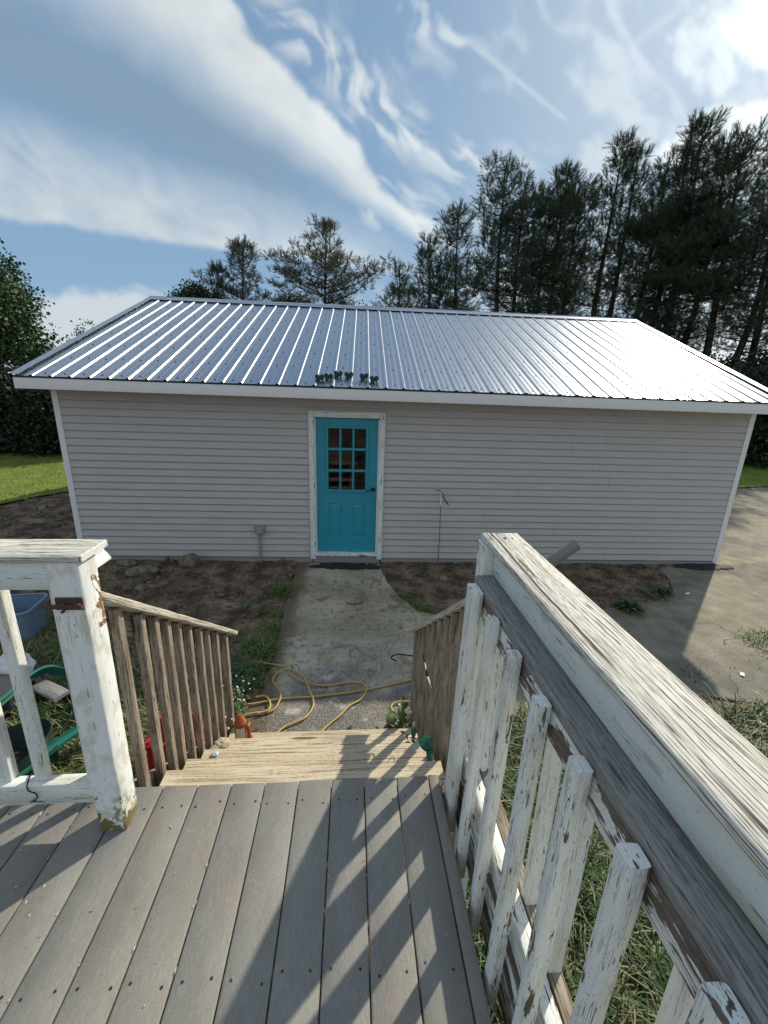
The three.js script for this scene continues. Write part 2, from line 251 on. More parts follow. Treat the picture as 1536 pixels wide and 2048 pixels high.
TX.door = mk(256, 512, (u, v, o) => { const a = F2(u * 4, v * 8, 4, 4, 8, 620), b = N2(u * 30, v * 120, 30, 120, 622); const k = 0.02 * a; let c = [0.155 + k, 0.575 + k, 0.65 + k]; const sc = ss(0.012, 0.003, Math.abs(N2(u * 12 + v * 9, v * 14, 1024, 1024, 625))) * ss(0.42, 0.55, F2(u * 5, v * 9, 3, 5, 9, 627)); c = mix3(c, [0.66, 0.76, 0.76], sc * 0.7); for (let i = 0; i < 3; i++) o[i] = c[i]; o[3] = 0.5 + 0.2 * b; });

const M = {
  weather: tmat(TX.weather, 0.9, 0.0016), cap: tmat(TX.cap, 0.82, 0.0016), grey: tmat(TX.grey, 0.85, 0.0012), tread: tmat(TX.tread, 0.8, 0.001),
  paintA: tmat(TX.paintA, 0.62, 0.0009), paintB: tmat(TX.paintB, 0.66, 0.0012), paintC: tmat(TX.paintC, 0.5, 0.0005), paintD: tmat(TX.paintD, 0.75, 0.0012), post: tmat(TX.post, 0.6, 0.0009),
  deck: tmat(TX.deck, 0.72, 0.0004), vinyl: tmat(TX.vinyl, 0.55, 0.0003), metal: tmat(TX.metal, 0.32, 0.0004, { metalness: 1 }),
  soil: tmat(TX.soil, 0.97, 0.016), turf: tmat(TX.turf, 0.95, 0.015), path: tmat(TX.path, 0.93, 0.003), drive: tmat(TX.drive, 0.9, 0.003), bark: tmat(TX.bark, 0.95, 0.02), rock: tmat(TX.rock, 0.9, 0.01), door: tmat(TX.door, 0.42, 0.0003),
  alu: plain(0.80, 0.79, 0.765, 0.45), black: plain(0.015, 0.015, 0.016, 0.5), screw: plain(0.05, 0.045, 0.04, 0.5, { metalness: 0.6 }), darkIn: plain(0.03, 0.028, 0.026, 0.9), concrete: plain(0.33, 0.31, 0.28, 0.95),
  trim: plain(0.80, 0.79, 0.765, 0.5), grayplastic: plain(0.27, 0.28, 0.285, 0.5), green: plain(0.012, 0.11, 0.075, 0.35), hose: plain(0.50, 0.34, 0.11, 0.55), red: plain(0.50, 0.012, 0.016, 0.35),
  tub: plain(0.17, 0.245, 0.335, 0.45), rust: plain(0.10, 0.055, 0.035, 0.8, { metalness: 0.3 }), guard: plain(0.016, 0.05, 0.048, 0.4), white: plain(0.78, 0.78, 0.76, 0.6), frame: plain(0.02, 0.15, 0.115, 0.4, { metalness: 0.1 }),
  leaf: plain(0.05, 0.10, 0.025, 0.6), straw: plain(0.32, 0.26, 0.12, 0.9),
};

// ---------------------------------------------------------------- helpers
const used = {};
function numbered(n) { const k = used[n] = (used[n] ?? -1) + 1; return k ? `${n}_${String(k).padStart(3, '0')}` : n; }
const bases = new Map();
const PH = 0.021; // the deck is turned a little against the garage
const fromDeck = (x, y, z) => new THREE.Vector3(x * Math.cos(PH) + z * Math.sin(PH), y, -x * Math.sin(PH) + z * Math.cos(PH));
function tag(o, label, category, group, kind) { o.castShadow = o.receiveShadow = true; Object.assign(o.userData, label ? { label } : {}, category ? { category } : {}, group ? { group } : {}, kind ? { kind } : {}); return o; }
function thing(name, label, category, base = [0, 0, 0], group) { const g = new THREE.Group(); g.name = numbered(name); g.position.set(...base); bases.set(g, base); scene.add(g); return tag(g, label, category, group); }
// a thing on the deck: its parts are given in the deck's own metres
function deckThing(name, label, category, base, group) { const g = thing(name, label, category, base, group); g.position.copy(fromDeck(...base)); g.rotation.y = PH; return g; }
function part(parent, name, geo, m, pos, kind) { const o = new THREE.Mesh(geo, m); o.name = name; o.castShadow = o.receiveShadow = true; if (pos) { let b = bases.get(parent) ?? [0, 0, 0]; o.position.set(pos[0] - b[0], pos[1] - b[1], pos[2] - b[2]); } if (kind) o.userData.kind = kind; parent.add(o); return o; }
function single(name, geo, m, label, category, group, kind) { const o = new THREE.Mesh(geo, m); o.name = numbered(name); scene.add(o); return tag(o, label, category, group, kind); }
function rebase(g, b) { return g.translate(-b[0], -b[1], -b[2]); }
const crease = (g, a = 0.7) => { const n = toCreasedNormals(g.index ? g.toNonIndexed() : g, a); return n; };
const bx = (w, h, d, x = 0, y = 0, z = 0, r = 0) => (r ? new RoundedBoxGeometry(w, h, d, 2, r) : new THREE.BoxGeometry(w, h, d)).translate(x, y, z);
const strip = (g) => { const n = g.index ? g.toNonIndexed() : g; for (const k of Object.keys(n.attributes)) if (!['position', 'normal', 'uv'].includes(k)) n.deleteAttribute(k); if (!n.attributes.uv) n.setAttribute('uv', new THREE.BufferAttribute(new Float32Array(n.attributes.position.count * 2), 2)); return n; };
const merge = (l) => mergeGeometries(l.map(strip));
const cyl = (r0, r1, h, n = 16, open = false) => new THREE.CylinderGeometry(r0, r1, h, n, 1, open);
const tube = (pts, r, seg = 40, rad = 6) => new THREE.TubeGeometry(new THREE.CatmullRomCurve3(pts.map((p) => new THREE.Vector3(...p))), seg, r, rad, false);
const V = (x, y, z) => new THREE.Vector3(x, y, z);
// a sawn board: length along x, a (w) along z, b (h) along y; eased edges; uv in wood-texture tiles (TL x TW metres)
function beam(L, w, h, { e = 0.004, TL = 1.2, TW = 0.3, seed = 1, wob = 0.0006, seg = 0, whole = false } = {}) {
  const r = rng(seed * 7919 + 13), ou = r(), ov = r(), n = seg || Math.max(2, Math.round(L / 0.12)), prof = [], C = 3;
  const corner = (cx, cy, a0) => { for (let i = 0; i < C; i++) { const a = a0 + (i / (C - 1)) * Math.PI / 2; prof.push([cx + Math.cos(a) * e, cy + Math.sin(a) * e]); } };
  corner(w / 2 - e, -h / 2 + e, -Math.PI / 2); corner(w / 2 - e, h / 2 - e, 0); corner(-w / 2 + e, h / 2 - e, Math.PI / 2); corner(-w / 2 + e, -h / 2 + e, Math.PI);
  const K = prof.length, per = [0]; for (let i = 0; i < K; i++) { const p = prof[i], q = prof[(i + 1) % K]; per.push(per[i] + Math.hypot(q[0] - p[0], q[1] - p[1])); }
  const pos = [], uv = [], idx = [], off = []; for (let j = 0; j <= n; j++) { off.push(prof.map(() => [(r() - 0.5) * 2 * wob, (r() - 0.5) * 2 * wob])); }
  for (let j = 0; j <= n; j++) for (let i = 0; i <= K; i++) { const p = prof[i % K], o = off[j][i % K], x = (j / n - 0.5) * L; pos.push(x, p[1] + o[1], p[0] + o[0]); uv.push(whole ? per[i] / per[K] : (x + L / 2) / TL + ou, whole ? j / n : per[i] / TW + ov); }
  for (let j = 0; j < n; j++) for (let i = 0; i < K; i++) { const a = j * (K + 1) + i, b = a + 1, c = a + K + 1, d = c + 1; idx.push(a, c, b, b, c, d); }
  for (const s of [0, 1]) { const x = (s - 0.5) * L, b0 = pos.length / 3; pos.push(x, 0, 0); uv.push(ou, ov); for (let i = 0; i < K; i++) { const p = prof[i], o = off[s * n][i]; pos.push(x, p[1] + o[1], p[0] + o[0]); uv.push(whole ? 0.5 + p[0] : ou + p[1] / TL * 1.5, whole ? s : ov + p[0] / TW * 0.5); } for (let i = 0; i < K; i++) { const a = b0 + 1 + i, b = b0 + 1 + (i + 1) % K; s ? idx.push(b0, b, a) : idx.push(b0, a, b); } }
  const g = new THREE.BufferGeometry(); g.setAttribute('position', new THREE.Float32BufferAttribute(pos, 3)); g.setAttribute('uv', new THREE.Float32BufferAttribute(uv, 2)); g.setIndex(idx);
  // outward winding
  const q = g.toNonIndexed(), P = q.attributes.position; let vol = 0; const A = new THREE.Vector3(), B = new THREE.Vector3(), Cc = new THREE.Vector3();
  for (let i = 0; i < P.count; i += 3) { A.fromBufferAttribute(P, i); B.fromBufferAttribute(P, i + 1); Cc.fromBufferAttribute(P, i + 2); vol += A.dot(B.cross(Cc)); }
  if (vol < 0) { for (const at of Object.values(q.attributes)) { const n2 = at.itemSize, ar = at.array; for (let i = 0; i < at.count; i += 3) for (let c = 0; c < n2; c++) { const t = ar[(i + 1) * n2 + c]; ar[(i + 1) * n2 + c] = ar[(i + 2) * n2 + c]; ar[(i + 2) * n2 + c] = t; } } }
  return toCreasedNormals(q, 0.9);
}
const upright = (L, w, d, o) => beam(L, w, d, o).rotateZ(Math.PI / 2).rotateY(Math.PI / 2); // length along y, w along x, d along z
const alongZ = (L, w, h, o) => beam(L, w, h, o).rotateY(Math.PI / 2); // length along z, w along x

// ---------------------------------------------------------------- the ground
const baseY = (z) => -0.06 - 0.09 * clamp((z - 0.3) / 3.1);
const pathL = (z) => pw(z, [[0.08, 3.19], [1.06, 3.2], [1.85, 3.235], [2.38, 3.27], [2.87, 3.24], [3.15, 3.14], [4.6, 3.0]]) + 0.03 * N2(z * 4, 0.3, 1024, 1024, 3) + 0.015 * N2(z * 14, 0.3, 1024, 1024, 4);
const pathR = (z) => pw(z, [[0.08, 4.43], [0.336, 4.43], [0.7, 4.5], [1.11, 4.64], [1.44, 4.83], [1.53, 5.04], [4.6, 5.06]]) + (z < 1.5 ? 0.012 * N2(z * 9, 2.3, 1024, 1024, 5) : 0);
const driveTop = (x) => pw(x, [[5, 1.53], [6.75, 1.59], [7.3, 1.35], [8.0, 1.22], [8.45, 0.95], [8.68, 0.56], [8.8, 0.12], [9.7, 0.09], [9.842, 0.02], [9.85, -5.9], [15, -5.7], [17, -6.2], [40, -7]]) + (x < 8.7 ? 0.03 * N2(x * 5, 4.1, 1024, 1024, 6) : 0);
const driveBot = (x) => pw(x, [[5, 3.3], [7.3, 2.92], [9, 3.3], [12, 4.5], [20, 6], [40, 9]]) + 0.06 * N2(x * 3, 7.1, 1024, 1024, 7);
const paved = (x, z) => { let d = -9; if (z > 0.0 && z < 4.7) d = Math.max(d, Math.min(x - pathL(z), pathR(z) - x)); if (x > 5) d = Math.max(d, Math.min(z - driveTop(x), driveBot(x) - z)); return d; };
const groundY = (x, z) => {
  const p = paved(x, z), m = 1 - ss(-0.10, 0.02, p);
  const amp = x < 9.9 && x > -7 && z > -6 && z < 5 ? 1 : 0.4;
  let y = baseY(z) + m * amp * (0.035 * (F2(x * 1.5, z * 1.5, 5, 1024, 1024, 21) + 0.12) + 0.018 * F2(x * 9, z * 9, 3, 1024, 1024, 25)) - (1 - m) * 0.02;
  if (x < -0.2) y += 0.10 * ss(-0.2, -2, x) * ss(2, 0, z) * ss(-6, -3, z);
  return y;
};
function gridGeo(xs, zs, fy, uvS) {
  const pos = [], uv = [], idx = []; for (const z of zs) for (const x of xs) { pos.push(x, fy(x, z), z); uv.push(x / uvS, z / uvS); }
  const n = xs.length; for (let j = 0; j < zs.length - 1; j++) for (let i = 0; i < n - 1; i++) { const a = j * n + i; idx.push(a, a + n, a + 1, a + 1, a + n, a + n + 1); }
  const g = new THREE.BufferGeometry(); g.setAttribute('position', new THREE.Float32BufferAttribute(pos, 3)); g.setAttribute('uv', new THREE.Float32BufferAttribute(uv, 2)); g.setIndex(idx); g.computeVertexNormals(); return g;
}
const range = (a, b, s) => { const l = []; for (let x = a; x < b - 1e-6; x += s) l.push(x); l.push(b); return l; };
{
  const xs = [-500, -250, -120, -60, -35, -22, -14, -10, ...range(-7, 10, 0.045), 11, 13, 16, 20, 28, 40, 70, 140, 300, 500], zs = [-500, -250, -120, -60, -35, -24, -17, -13, -10, -8, ...range(-6.2, 5.6, 0.045), 6.5, 8, 11, 16, 30, 70, 200, 500];
  single('ground', gridGeo(xs, zs, groundY, 1.4), M.soil, null, null, null, 'structure');
}
// strips between two edge lines
function stripSheet(name, ts, e0, e1, n, along, lift, m, uvf) {
  const pos = [], uv = [], idx = [];
  for (const t of ts) { const a = e0(t), b = e1(t); for (let i = 0; i <= n; i++) { const s = lerp(a, b, i / n), x = along === 'z' ? s : t, z = along === 'z' ? t : s; pos.push(x, baseY(z) + lift(x, z), z); uv.push(...uvf(x, z)); } }
  for (let j = 0; j < ts.length - 1; j++) for (let i = 0; i < n; i++) { const a = j * (n + 1) + i, c = a + n + 1; along === 'z' ? idx.push(a, c, a + 1, a + 1, c, c + 1) : idx.push(a, a + 1, c, a + 1, c + 1, c); }
  const g = new THREE.BufferGeometry(); g.setAttribute('position', new THREE.Float32BufferAttribute(pos, 3)); g.setAttribute('uv', new THREE.Float32BufferAttribute(uv, 2)); g.setIndex(idx); g.computeVertexNormals();
  return single(name, g, m, null, null, null, 'structure');
}
stripSheet('path', range(0.08, 4.6, 0.04), pathL, pathR, 40, 'z', (x, z) => 0.004 + 0.006 * F2(x * 1.5, z * 1.5, 3, 1024, 1024, 31), M.path, (x, z) => [(x - PATH.x0) / (PATH.x1 - PATH.x0), (z - PATH.z0) / (PATH.z1 - PATH.z0)]);
stripSheet('driveway', [...range(5.02, 9.84, 0.05), 9.852, ...range(9.9, 16, 0.2), 18, 21, 26, 33, 40], driveTop, driveBot, 30, 'x', (x, z) => 0.0 + 0.008 * F2(x * 0.7, z * 0.7, 3, 1024, 1024, 33), M.drive, (x, z) => [x / 6, z / 6]);
const lawnEdge = (x) => pw(x, [[-40, 6], [-5, 0.2], [-3.5, -1.5], [-2.93, -2.6], [-2.5, -3.65], [-1.5, -5]]) + 0.12 * N2(x * 3, 1.2, 1024, 1024, 41);
stripSheet('lawn', [-40, -30, -22, ...range(-16, -1.5, 0.12)], () => -10.5, lawnEdge, 60, 'x', (x, z) => 0.03 + 0.03 * F2(x * 0.6, z * 0.6, 3, 1024, 1024, 43) + 0.10 * ss(-0.2, -2, x) * ss(2, 0, z) * ss(-6, -3, z), M.turf, (x, z) => [x / 2.2, z / 2.2]);
stripSheet('grass_verge', range(9.95, 45, 0.5), () => -14, (x) => driveTop(x) - 0.05, 20, 'x', () => 0.02, M.turf, (x, z) => [x / 2.2, z / 2.2]);

// ---------------------------------------------------------------- the garage
const G = thing('garage', 'long grey vinyl sided garage with a ribbed metal roof and blue door', 'garage', [0, 0, 0]);
{
  const L = 9.836, Dp = 7.13, CR = 0.1016, DX0 = 3.37, DX1 = 4.446, DTOP = 2.19, WT = 2.365;
  const courseGeo = (len, h, seed) => { // one clapboard: bottom lip stands proud, face leans in
    const s = [[0, 0.001], [0.003, 0.0], [0.0215, 0.0165], [0.0228, 0.0200], [0.0030, h], [0, h]]; const pos = [], uv = [], idx = [], r = rng(seed), ou = r(), ov = r(), n = Math.max(2, Math.round(len / 0.4));
    const bow = range(0, n, 1).map(() => (r() - 0.5) * 0.0016);
    for (let j = 0; j <= n; j++) { let pv = 0; for (let i = 0; i < s.length; i++) { const k = i > 1 && i < 5 ? bow[j] : 0; pos.push(j / n * len, s[i][1], s[i][0] + k); if (i) pv += Math.hypot(s[i][0] - s[i - 1][0], s[i][1] - s[i - 1][1]); uv.push(j / n * len / 1.2 + ou, pv / 0.6 + ov); } }
    const m = s.length; for (let j = 0; j < n; j++) for (let i = 0; i < m - 1; i++) { const a = j * m + i; idx.push(a, a + m, a + 1, a + 1, a + m, a + m + 1); }
    for (const e of [0, n]) { const b = e * m; for (let i = 1; i < m - 1; i++) e ? idx.push(b, b + i + 1, b + i) : idx.push(b, b + i, b + i + 1); }
    const g = new THREE.BufferGeometry(); g.setAttribute('position', new THREE.Float32BufferAttribute(pos, 3)); g.setAttribute('uv', new THREE.Float32BufferAttribute(uv, 2)); g.setIndex(idx); return crease(g, 0.5);
  };
  const rows = 23;
  for (let k = 0; k < rows; k++) {
    const y = k * CR, h = k === rows - 1 ? WT - y : CR - 0.0006, pair = Math.floor(k / 2), r = rng(pair * 31 + 5);
    const run = (a, b) => { let x = a; const first = 0.9 + r() * 2.6; let len = b - a > 4 ? first + 0.6 : b - a; while (x < b - 0.01) { const e = Math.min(b, x + len > b - 0.5 ? b : x + len); part(G, 'siding_board', courseGeo(e - x - (e < b - 0.01 ? 0.003 : 0.0008), h, k * 17 + Math.floor(x * 10)), M.vinyl, [x, y, 0]); x = e; len = 3.66; } };
    if (y > DTOP - 0.02) { run(0.055, L - 0.055); } else { run(0.055, DX0 - 0.004); run(DX1 + 0.004, L - 0.055); }
  }
  part(G, 'wall_sheathing', merge([bx(DX0 + 0.03, WT, 0.1, (DX0 + 0.03) / 2, WT / 2, -0.052), bx(L - DX1 + 0.03, WT, 0.1, (L + DX1 - 0.03) / 2, WT / 2, -0.052), bx(DX1 - DX0 - 0.06, WT - 2.11, 0.1, (DX0 + DX1) / 2, (WT + 2.11) / 2, -0.052)]), M.vinyl);
  for (const s of [0, 1]) { const x = s ? L - 0.032 : 0.032; part(G, 'corner_trim', merge([bx(0.078, WT + 0.015, 0.022, s ? L - 0.033 : 0.033, WT / 2 - 0.01, 0.014, 0.003), bx(0.02, WT + 0.015, 0.09, s ? L + 0.004 : -0.004, WT / 2 - 0.01, -0.035, 0.003)]), M.trim); }
  // other walls
  const rise = 4.02, sideGeo = (x) => { const sh = new THREE.Shape([[0, 0], [-Dp, 0], [-Dp, WT], [-3.57, 3.95], [0, WT + 0.12]].map((p) => new THREE.Vector2(...p))); return new THREE.ExtrudeGeometry(sh, { depth: 0.12, bevelEnabled: false }).rotateY(-Math.PI / 2).translate(x, 0, 0); };
  part(G, 'gable_wall', sideGeo(0.118).translate(0, 0, -0.105), M.vinyl); part(G, 'gable_wall', sideGeo(L - 0.002).translate(0, 0, -0.105), M.vinyl);
  part(G, 'rear_wall', bx(L - 0.26, WT, 0.12, L / 2, WT / 2, -Dp - 0.03), M.vinyl);
  part(G, 'foundation', merge([bx(DX0 + 0.02, 0.5, 0.11, (DX0 + 0.02) / 2, -0.255, -0.052), bx(L - DX1, 0.5, 0.11, (L + DX1) / 2, -0.255, -0.052), bx(DX1 - DX0 - 0.05, 0.5, 0.2, (DX0 + DX1) / 2, -0.21, -0.10), bx(L - 0.1, 0.04, Dp - 0.2, L / 2, -0.03, -Dp / 2)]), M.concrete);
  // door surround
  const old = M.paintA;
  part(G, 'door_casing', upright(2.19, 0.076, 0.04, { seed: 71, TL: 0.9 }), old, [DX0 + 0.042, 1.095, 0.024]);
  part(G, 'door_casing', upright(2.19, 0.076, 0.04, { seed: 72, TL: 0.9 }), old, [DX1 - 0.042, 1.095, 0.024]);
  part(G, 'door_casing', beam(DX1 - DX0 - 0.164, 0.04, 0.08, { seed: 73 }), old, [(DX0 + DX1) / 2, 2.148, 0.0245]);
  part(G, 'door_jamb', merge([bx(0.03, 2.06, 0.11, DX0 + 0.083, 1.06, -0.05), bx(0.03, 2.06, 0.11, DX1 - 0.083, 1.06, -0.05), bx(DX1 - DX0 - 0.2, 0.03, 0.11, (DX0 + DX1) / 2, 2.118, -0.05)]), M.trim);
  part(G, 'door_channel', merge([bx(0.012, 2.24, 0.03, DX0 - 0.002, 1.08, 0.018), bx(0.012, 2.24, 0.03, DX1 + 0.002, 1.08, 0.018), bx(DX1 - DX0 + 0.004, 0.012, 0.03, (DX0 + DX1) / 2, 2.195, 0.0185)]), M.vinyl);
  part(G, 'door_sill', beam(DX1 - DX0 - 0.13, 0.13, 0.045, { seed: 75 }), M.paintB, [(DX0 + DX1) / 2, 0.07, -0.015]);
  // the door
  const door = part(G, 'door', (() => {
    const sh = new THREE.Shape(); const x0 = 3.457, x1 = 4.347, y0 = 0.10, y1 = 2.095; sh.moveTo(x0, y0); sh.lineTo(x1, y0); sh.lineTo(x1, y1); sh.lineTo(x0, y1); sh.closePath();
    const rectHole = (a, b, c, d) => { const h = new THREE.Path(); h.moveTo(a, b); h.lineTo(a, d); h.lineTo(c, d); h.lineTo(c, b); h.closePath(); sh.holes.push(h); };
    rectHole(3.625, 1.05, 4.19, 1.975); rectHole(3.64, 0.335, 3.832, 0.855); rectHole(3.985, 0.335, 4.177, 0.855);
    const g = new THREE.ExtrudeGeometry(sh, { depth: 0.04, bevelEnabled: true, bevelSize: 0.003, bevelThickness: 0.003, bevelSegments: 1 }).translate(0, 0, -0.075); const p = g.attributes.position, uv = g.attributes.uv; for (let i = 0; i < p.count; i++) uv.setXY(i, p.getX(i), p.getY(i) / 2); return g;
  })(), M.door);
  for (const cx of [3.736, 4.081]) { // raised panel in its moulding
    const y0 = 0.335, y1 = 0.855, w = 0.192, ring = (o, z) => [[cx - w / 2 + o, y0 + o, z], [cx + w / 2 - o, y0 + o, z], [cx + w / 2 - o, y1 - o, z], [cx - w / 2 + o, y1 - o, z]];
    const rs = [ring(-0.004, -0.033), ring(0.008, -0.044), ring(0.016, -0.044), ring(0.05, -0.034)], pos = [], q = (a, b, c, d) => pos.push(...a, ...b, ...c, ...a, ...c, ...d);
    for (let i = 0; i < 3; i++) for (let k = 0; k < 4; k++) q(rs[i][k], rs[i][(k + 1) % 4], rs[i + 1][(k + 1) % 4], rs[i + 1][k]); q(...rs[3]);
    const g = new THREE.BufferGeometry(); g.setAttribute('position', new THREE.Float32BufferAttribute(pos, 3)); g.setAttribute('uv', new THREE.Float32BufferAttribute(pos.filter((_, i) => i % 3 < 2), 2)); g.computeVertexNormals(); part(door, 'raised_panel', g, M.door);
  }
  const ox0 = 3.606, ox1 = 4.212, oy0 = 1.035, oy1 = 1.991, cols = [[3.645, 3.8], [3.826, 3.985], [4.011, 4.168]], rws = [[1.077, 1.328], [1.379, 1.641], [1.684, 1.952]];
  const bars = [bx(0.036, oy1 - oy0, 0.03, ox0 + 0.018, (oy0 + oy1) / 2, -0.026, 0.006), bx(0.036, oy1 - oy0, 0.03, ox1 - 0.018, (oy0 + oy1) / 2, -0.026, 0.006), bx(ox1 - ox0 - 0.06, 0.038, 0.03, (ox0 + ox1) / 2, oy0 + 0.019, -0.0265, 0.006), bx(ox1 - ox0 - 0.06, 0.036, 0.03, (ox0 + ox1) / 2, oy1 - 0.018, -0.0265, 0.006)];
  part(door, 'window_frame', merge(bars), M.door);
  for (let i = 0; i < 2; i++) { part(door, 'glazing_bar', bx(0.03, oy1 - oy0 - 0.07, 0.022, (cols[i][1] + cols[i + 1][0]) / 2, (oy0 + oy1) / 2, -0.032, 0.006), M.door); part(door, 'glazing_bar', bx(ox1 - ox0 - 0.07, 0.036, 0.022, (ox0 + ox1) / 2, (rws[i][1] + rws[i + 1][0]) / 2, -0.0335, 0.006), M.door); }
  const glass = new THREE.MeshPhysicalMaterial({ color: 0xffffff, transmission: 1, thickness: 0, roughness: 0.03, ior: 1.42, specularIntensity: 0.75 });
  for (const c of cols) for (const r of rws) part(door, 'pane', bx(c[1] - c[0] + 0.02, r[1] - r[0] + 0.02, 0.004, (c[0] + c[1]) / 2, (r[0] + r[1]) / 2, -0.05), glass);
  part(door, 'handle', merge([cyl(0.03, 0.033, 0.014, 24).rotateX(Math.PI / 2).translate(4.294, 1.078, -0.027), cyl(0.012, 0.012, 0.05, 12).rotateX(Math.PI / 2).translate(4.294, 1.078, 0.0), tube([[4.294, 1.078, 0.022], [4.26, 1.076, 0.026], [4.225, 1.066, 0.026], [4.19, 1.062, 0.022]], 0.0085, 14, 8)]), M.black);
  // a few dim things behind the glass
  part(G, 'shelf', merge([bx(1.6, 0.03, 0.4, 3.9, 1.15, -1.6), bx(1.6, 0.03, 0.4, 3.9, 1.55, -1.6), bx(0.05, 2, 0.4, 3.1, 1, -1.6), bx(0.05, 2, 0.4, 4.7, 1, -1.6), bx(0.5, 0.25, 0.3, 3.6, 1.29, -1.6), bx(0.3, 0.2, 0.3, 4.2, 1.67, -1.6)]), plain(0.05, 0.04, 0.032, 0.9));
  // roof
  const tilt = (g) => { const p = g.attributes.position; for (let i = 0; i < p.count; i++) p.setY(i, p.getY(i) - 0.005 * (p.getX(i) - 4.9)); g.computeVertexNormals(); return g; };
  const EY = 2.5105, EZ = 0.4335, RY = 4.0802, RZ = -3.5664, SP = 0.2286, X0 = -0.1568;
  const slope = Math.atan2(RY - EY, EZ - RZ), SL = Math.hypot(RY - EY, EZ - RZ), ny = Math.cos(slope), nz = Math.sin(slope);
  const onRoof = (x, s, h, back) => back ? [x, RY - s / SL * (RY - EY) + h * ny, RZ - s / SL * (EZ - RZ) - h * nz] : [x, EY + s / SL * (RY - EY) + h * ny, EZ - s / SL * (EZ - RZ) + h * nz];
  const prof = []; // one rib pitch
  for (const [dx, h] of [[0, 0.0150], [0.015, 0.0145], [0.0250, 0.001], [0.072, 0], [0.077, 0.0012], [0.084, 0.0012], [0.089, 0], [0.140, 0], [0.145, 0.0012], [0.152, 0.0012], [0.157, 0], [0.2036, 0.001], [0.2136, 0.0145]]) prof.push([dx, h]);
  const panelGeo = (k0, nr, back) => { const cs = []; for (let k = 0; k < nr; k++) for (const [dx, h] of prof) cs.push([X0 + (k0 + k) * SP + dx, h]); cs.push([X0 + (k0 + nr) * SP, 0.0152], [X0 + (k0 + nr) * SP + 0.010, 0.0153]); const NS = 14, pos = [], uv = [], idx = [];
    for (let j = 0; j <= NS; j++) cs.forEach(([x, h]) => { const s = j / NS * SL, w = h < 0.01 ? 0.0018 * F2(x * 4, s * 1.6, 2, 1024, 1024, 61) : 0; pos.push(...onRoof(x, back ? SL - s : s, h + w, back)); uv.push(x / 0.6, s / 0.6); });
    const m = cs.length; for (let j = 0; j < NS; j++) for (let i = 0; i < m - 1; i++) { const a = j * m + i; back ? idx.push(a, a + m, a + 1, a + 1, a + m, a + m + 1) : idx.push(a, a + 1, a + m, a + 1, a + m + 1, a + m); }
    const g = new THREE.BufferGeometry(); g.setAttribute('position', new THREE.Float32BufferAttribute(pos, 3)); g.setAttribute('uv', new THREE.Float32BufferAttribute(uv, 2)); g.setIndex(idx); return crease(tilt(g), 0.35); };
  for (let p = 0; p < 11; p++) { part(G, 'roof_panel', panelGeo(p * 4, 4, false), M.metal).position.y = p % 2 ? 0.0007 : 0; part(G, 'roof_panel', panelGeo(p * 4, 4, true), M.metal).position.y = p % 2 ? 0.0007 : 0; }
  const XA = X0 - 0.02, XB = X0 + 44 * SP + 0.03;
  const onT = (x, s, h, back) => { const p = onRoof(x, s, h, back); p[1] -= 0.005 * (x - 4.9); return p; };
  const ridge = (() => { const pos = [], idx = [], uv = []; const cs = [[0.20, 0.0205, 0], [0.19, 0.025, 0], [0.015, 0.027, 0], [0.0, 0.040, 0], [0.0, 0.040, 1], [0.015, 0.027, 1], [0.19, 0.025, 1]]; for (const x of [XA, 2, 4, 6, 8, XB]) for (const [d, h, b] of cs) { pos.push(...onT(x, b ? d : SL - d, h, !!b)); uv.push(x, d); } const m = cs.length; for (let j = 0; j < 5; j++) for (let i = 0; i < m - 1; i++) { const a = j * m + i; idx.push(a, a + m, a + 1, a + 1, a + m, a + m + 1); } const g = new THREE.BufferGeometry(); g.setAttribute('position', new THREE.Float32BufferAttribute(pos, 3)); g.setAttribute('uv', new THREE.Float32BufferAttribute(uv, 2)); g.setIndex(idx); return crease(g, 0.4); })();
  part(G, 'ridge_cap', ridge, M.metal);
  for (const s of [0, 1]) for (const back of [0, 1]) { const x = s ? XB : XA, i = s ? -1 : 1, cs = [[0.11 * i, 0.0215], [0.0, 0.0225], [-0.006 * i, 0.018], [-0.006 * i, -0.10], [0.004 * i, -0.105]], pos = [], uv = [], idx = []; for (let j = 0; j <= 6; j++) for (const [dx, h] of cs) { pos.push(...onT(x + dx, j / 6 * SL, h, !!back)); uv.push(dx, j); } const m = cs.length; for (let j = 0; j < 6; j++) for (let k = 0; k < m - 1; k++) { const a = j * m + k; idx.push(a, a + m, a + 1, a + 1, a + m, a + m + 1); } const g = new THREE.BufferGeometry(); g.setAttribute('position', new THREE.Float32BufferAttribute(pos, 3)); g.setAttribute('uv', new THREE.Float32BufferAttribute(uv, 2)); g.setIndex(idx); part(G, 'rake_trim', crease(g, 0.4), M.metal); }
  // screws: one beside each rib on every purlin line
  const sc = []; const rr = rng(9); for (let row = 0; row < 8; row++) for (let k = 0; k < 44; k++) { const p = onT(X0 + k * SP + 0.115 + (rr() - 0.5) * 0.012, 0.10 + row * 0.585 + (rr() - 0.5) * 0.02, 0.004); sc.push(merge([cyl(0.007, 0.007, 0.009, 6), cyl(0.0125, 0.0125, 0.003, 8).translate(0, -0.003, 0)]).rotateX(slope).translate(...p)); }
  part(G, 'roof_screw', merge(sc), M.screw, null, 'stuff');
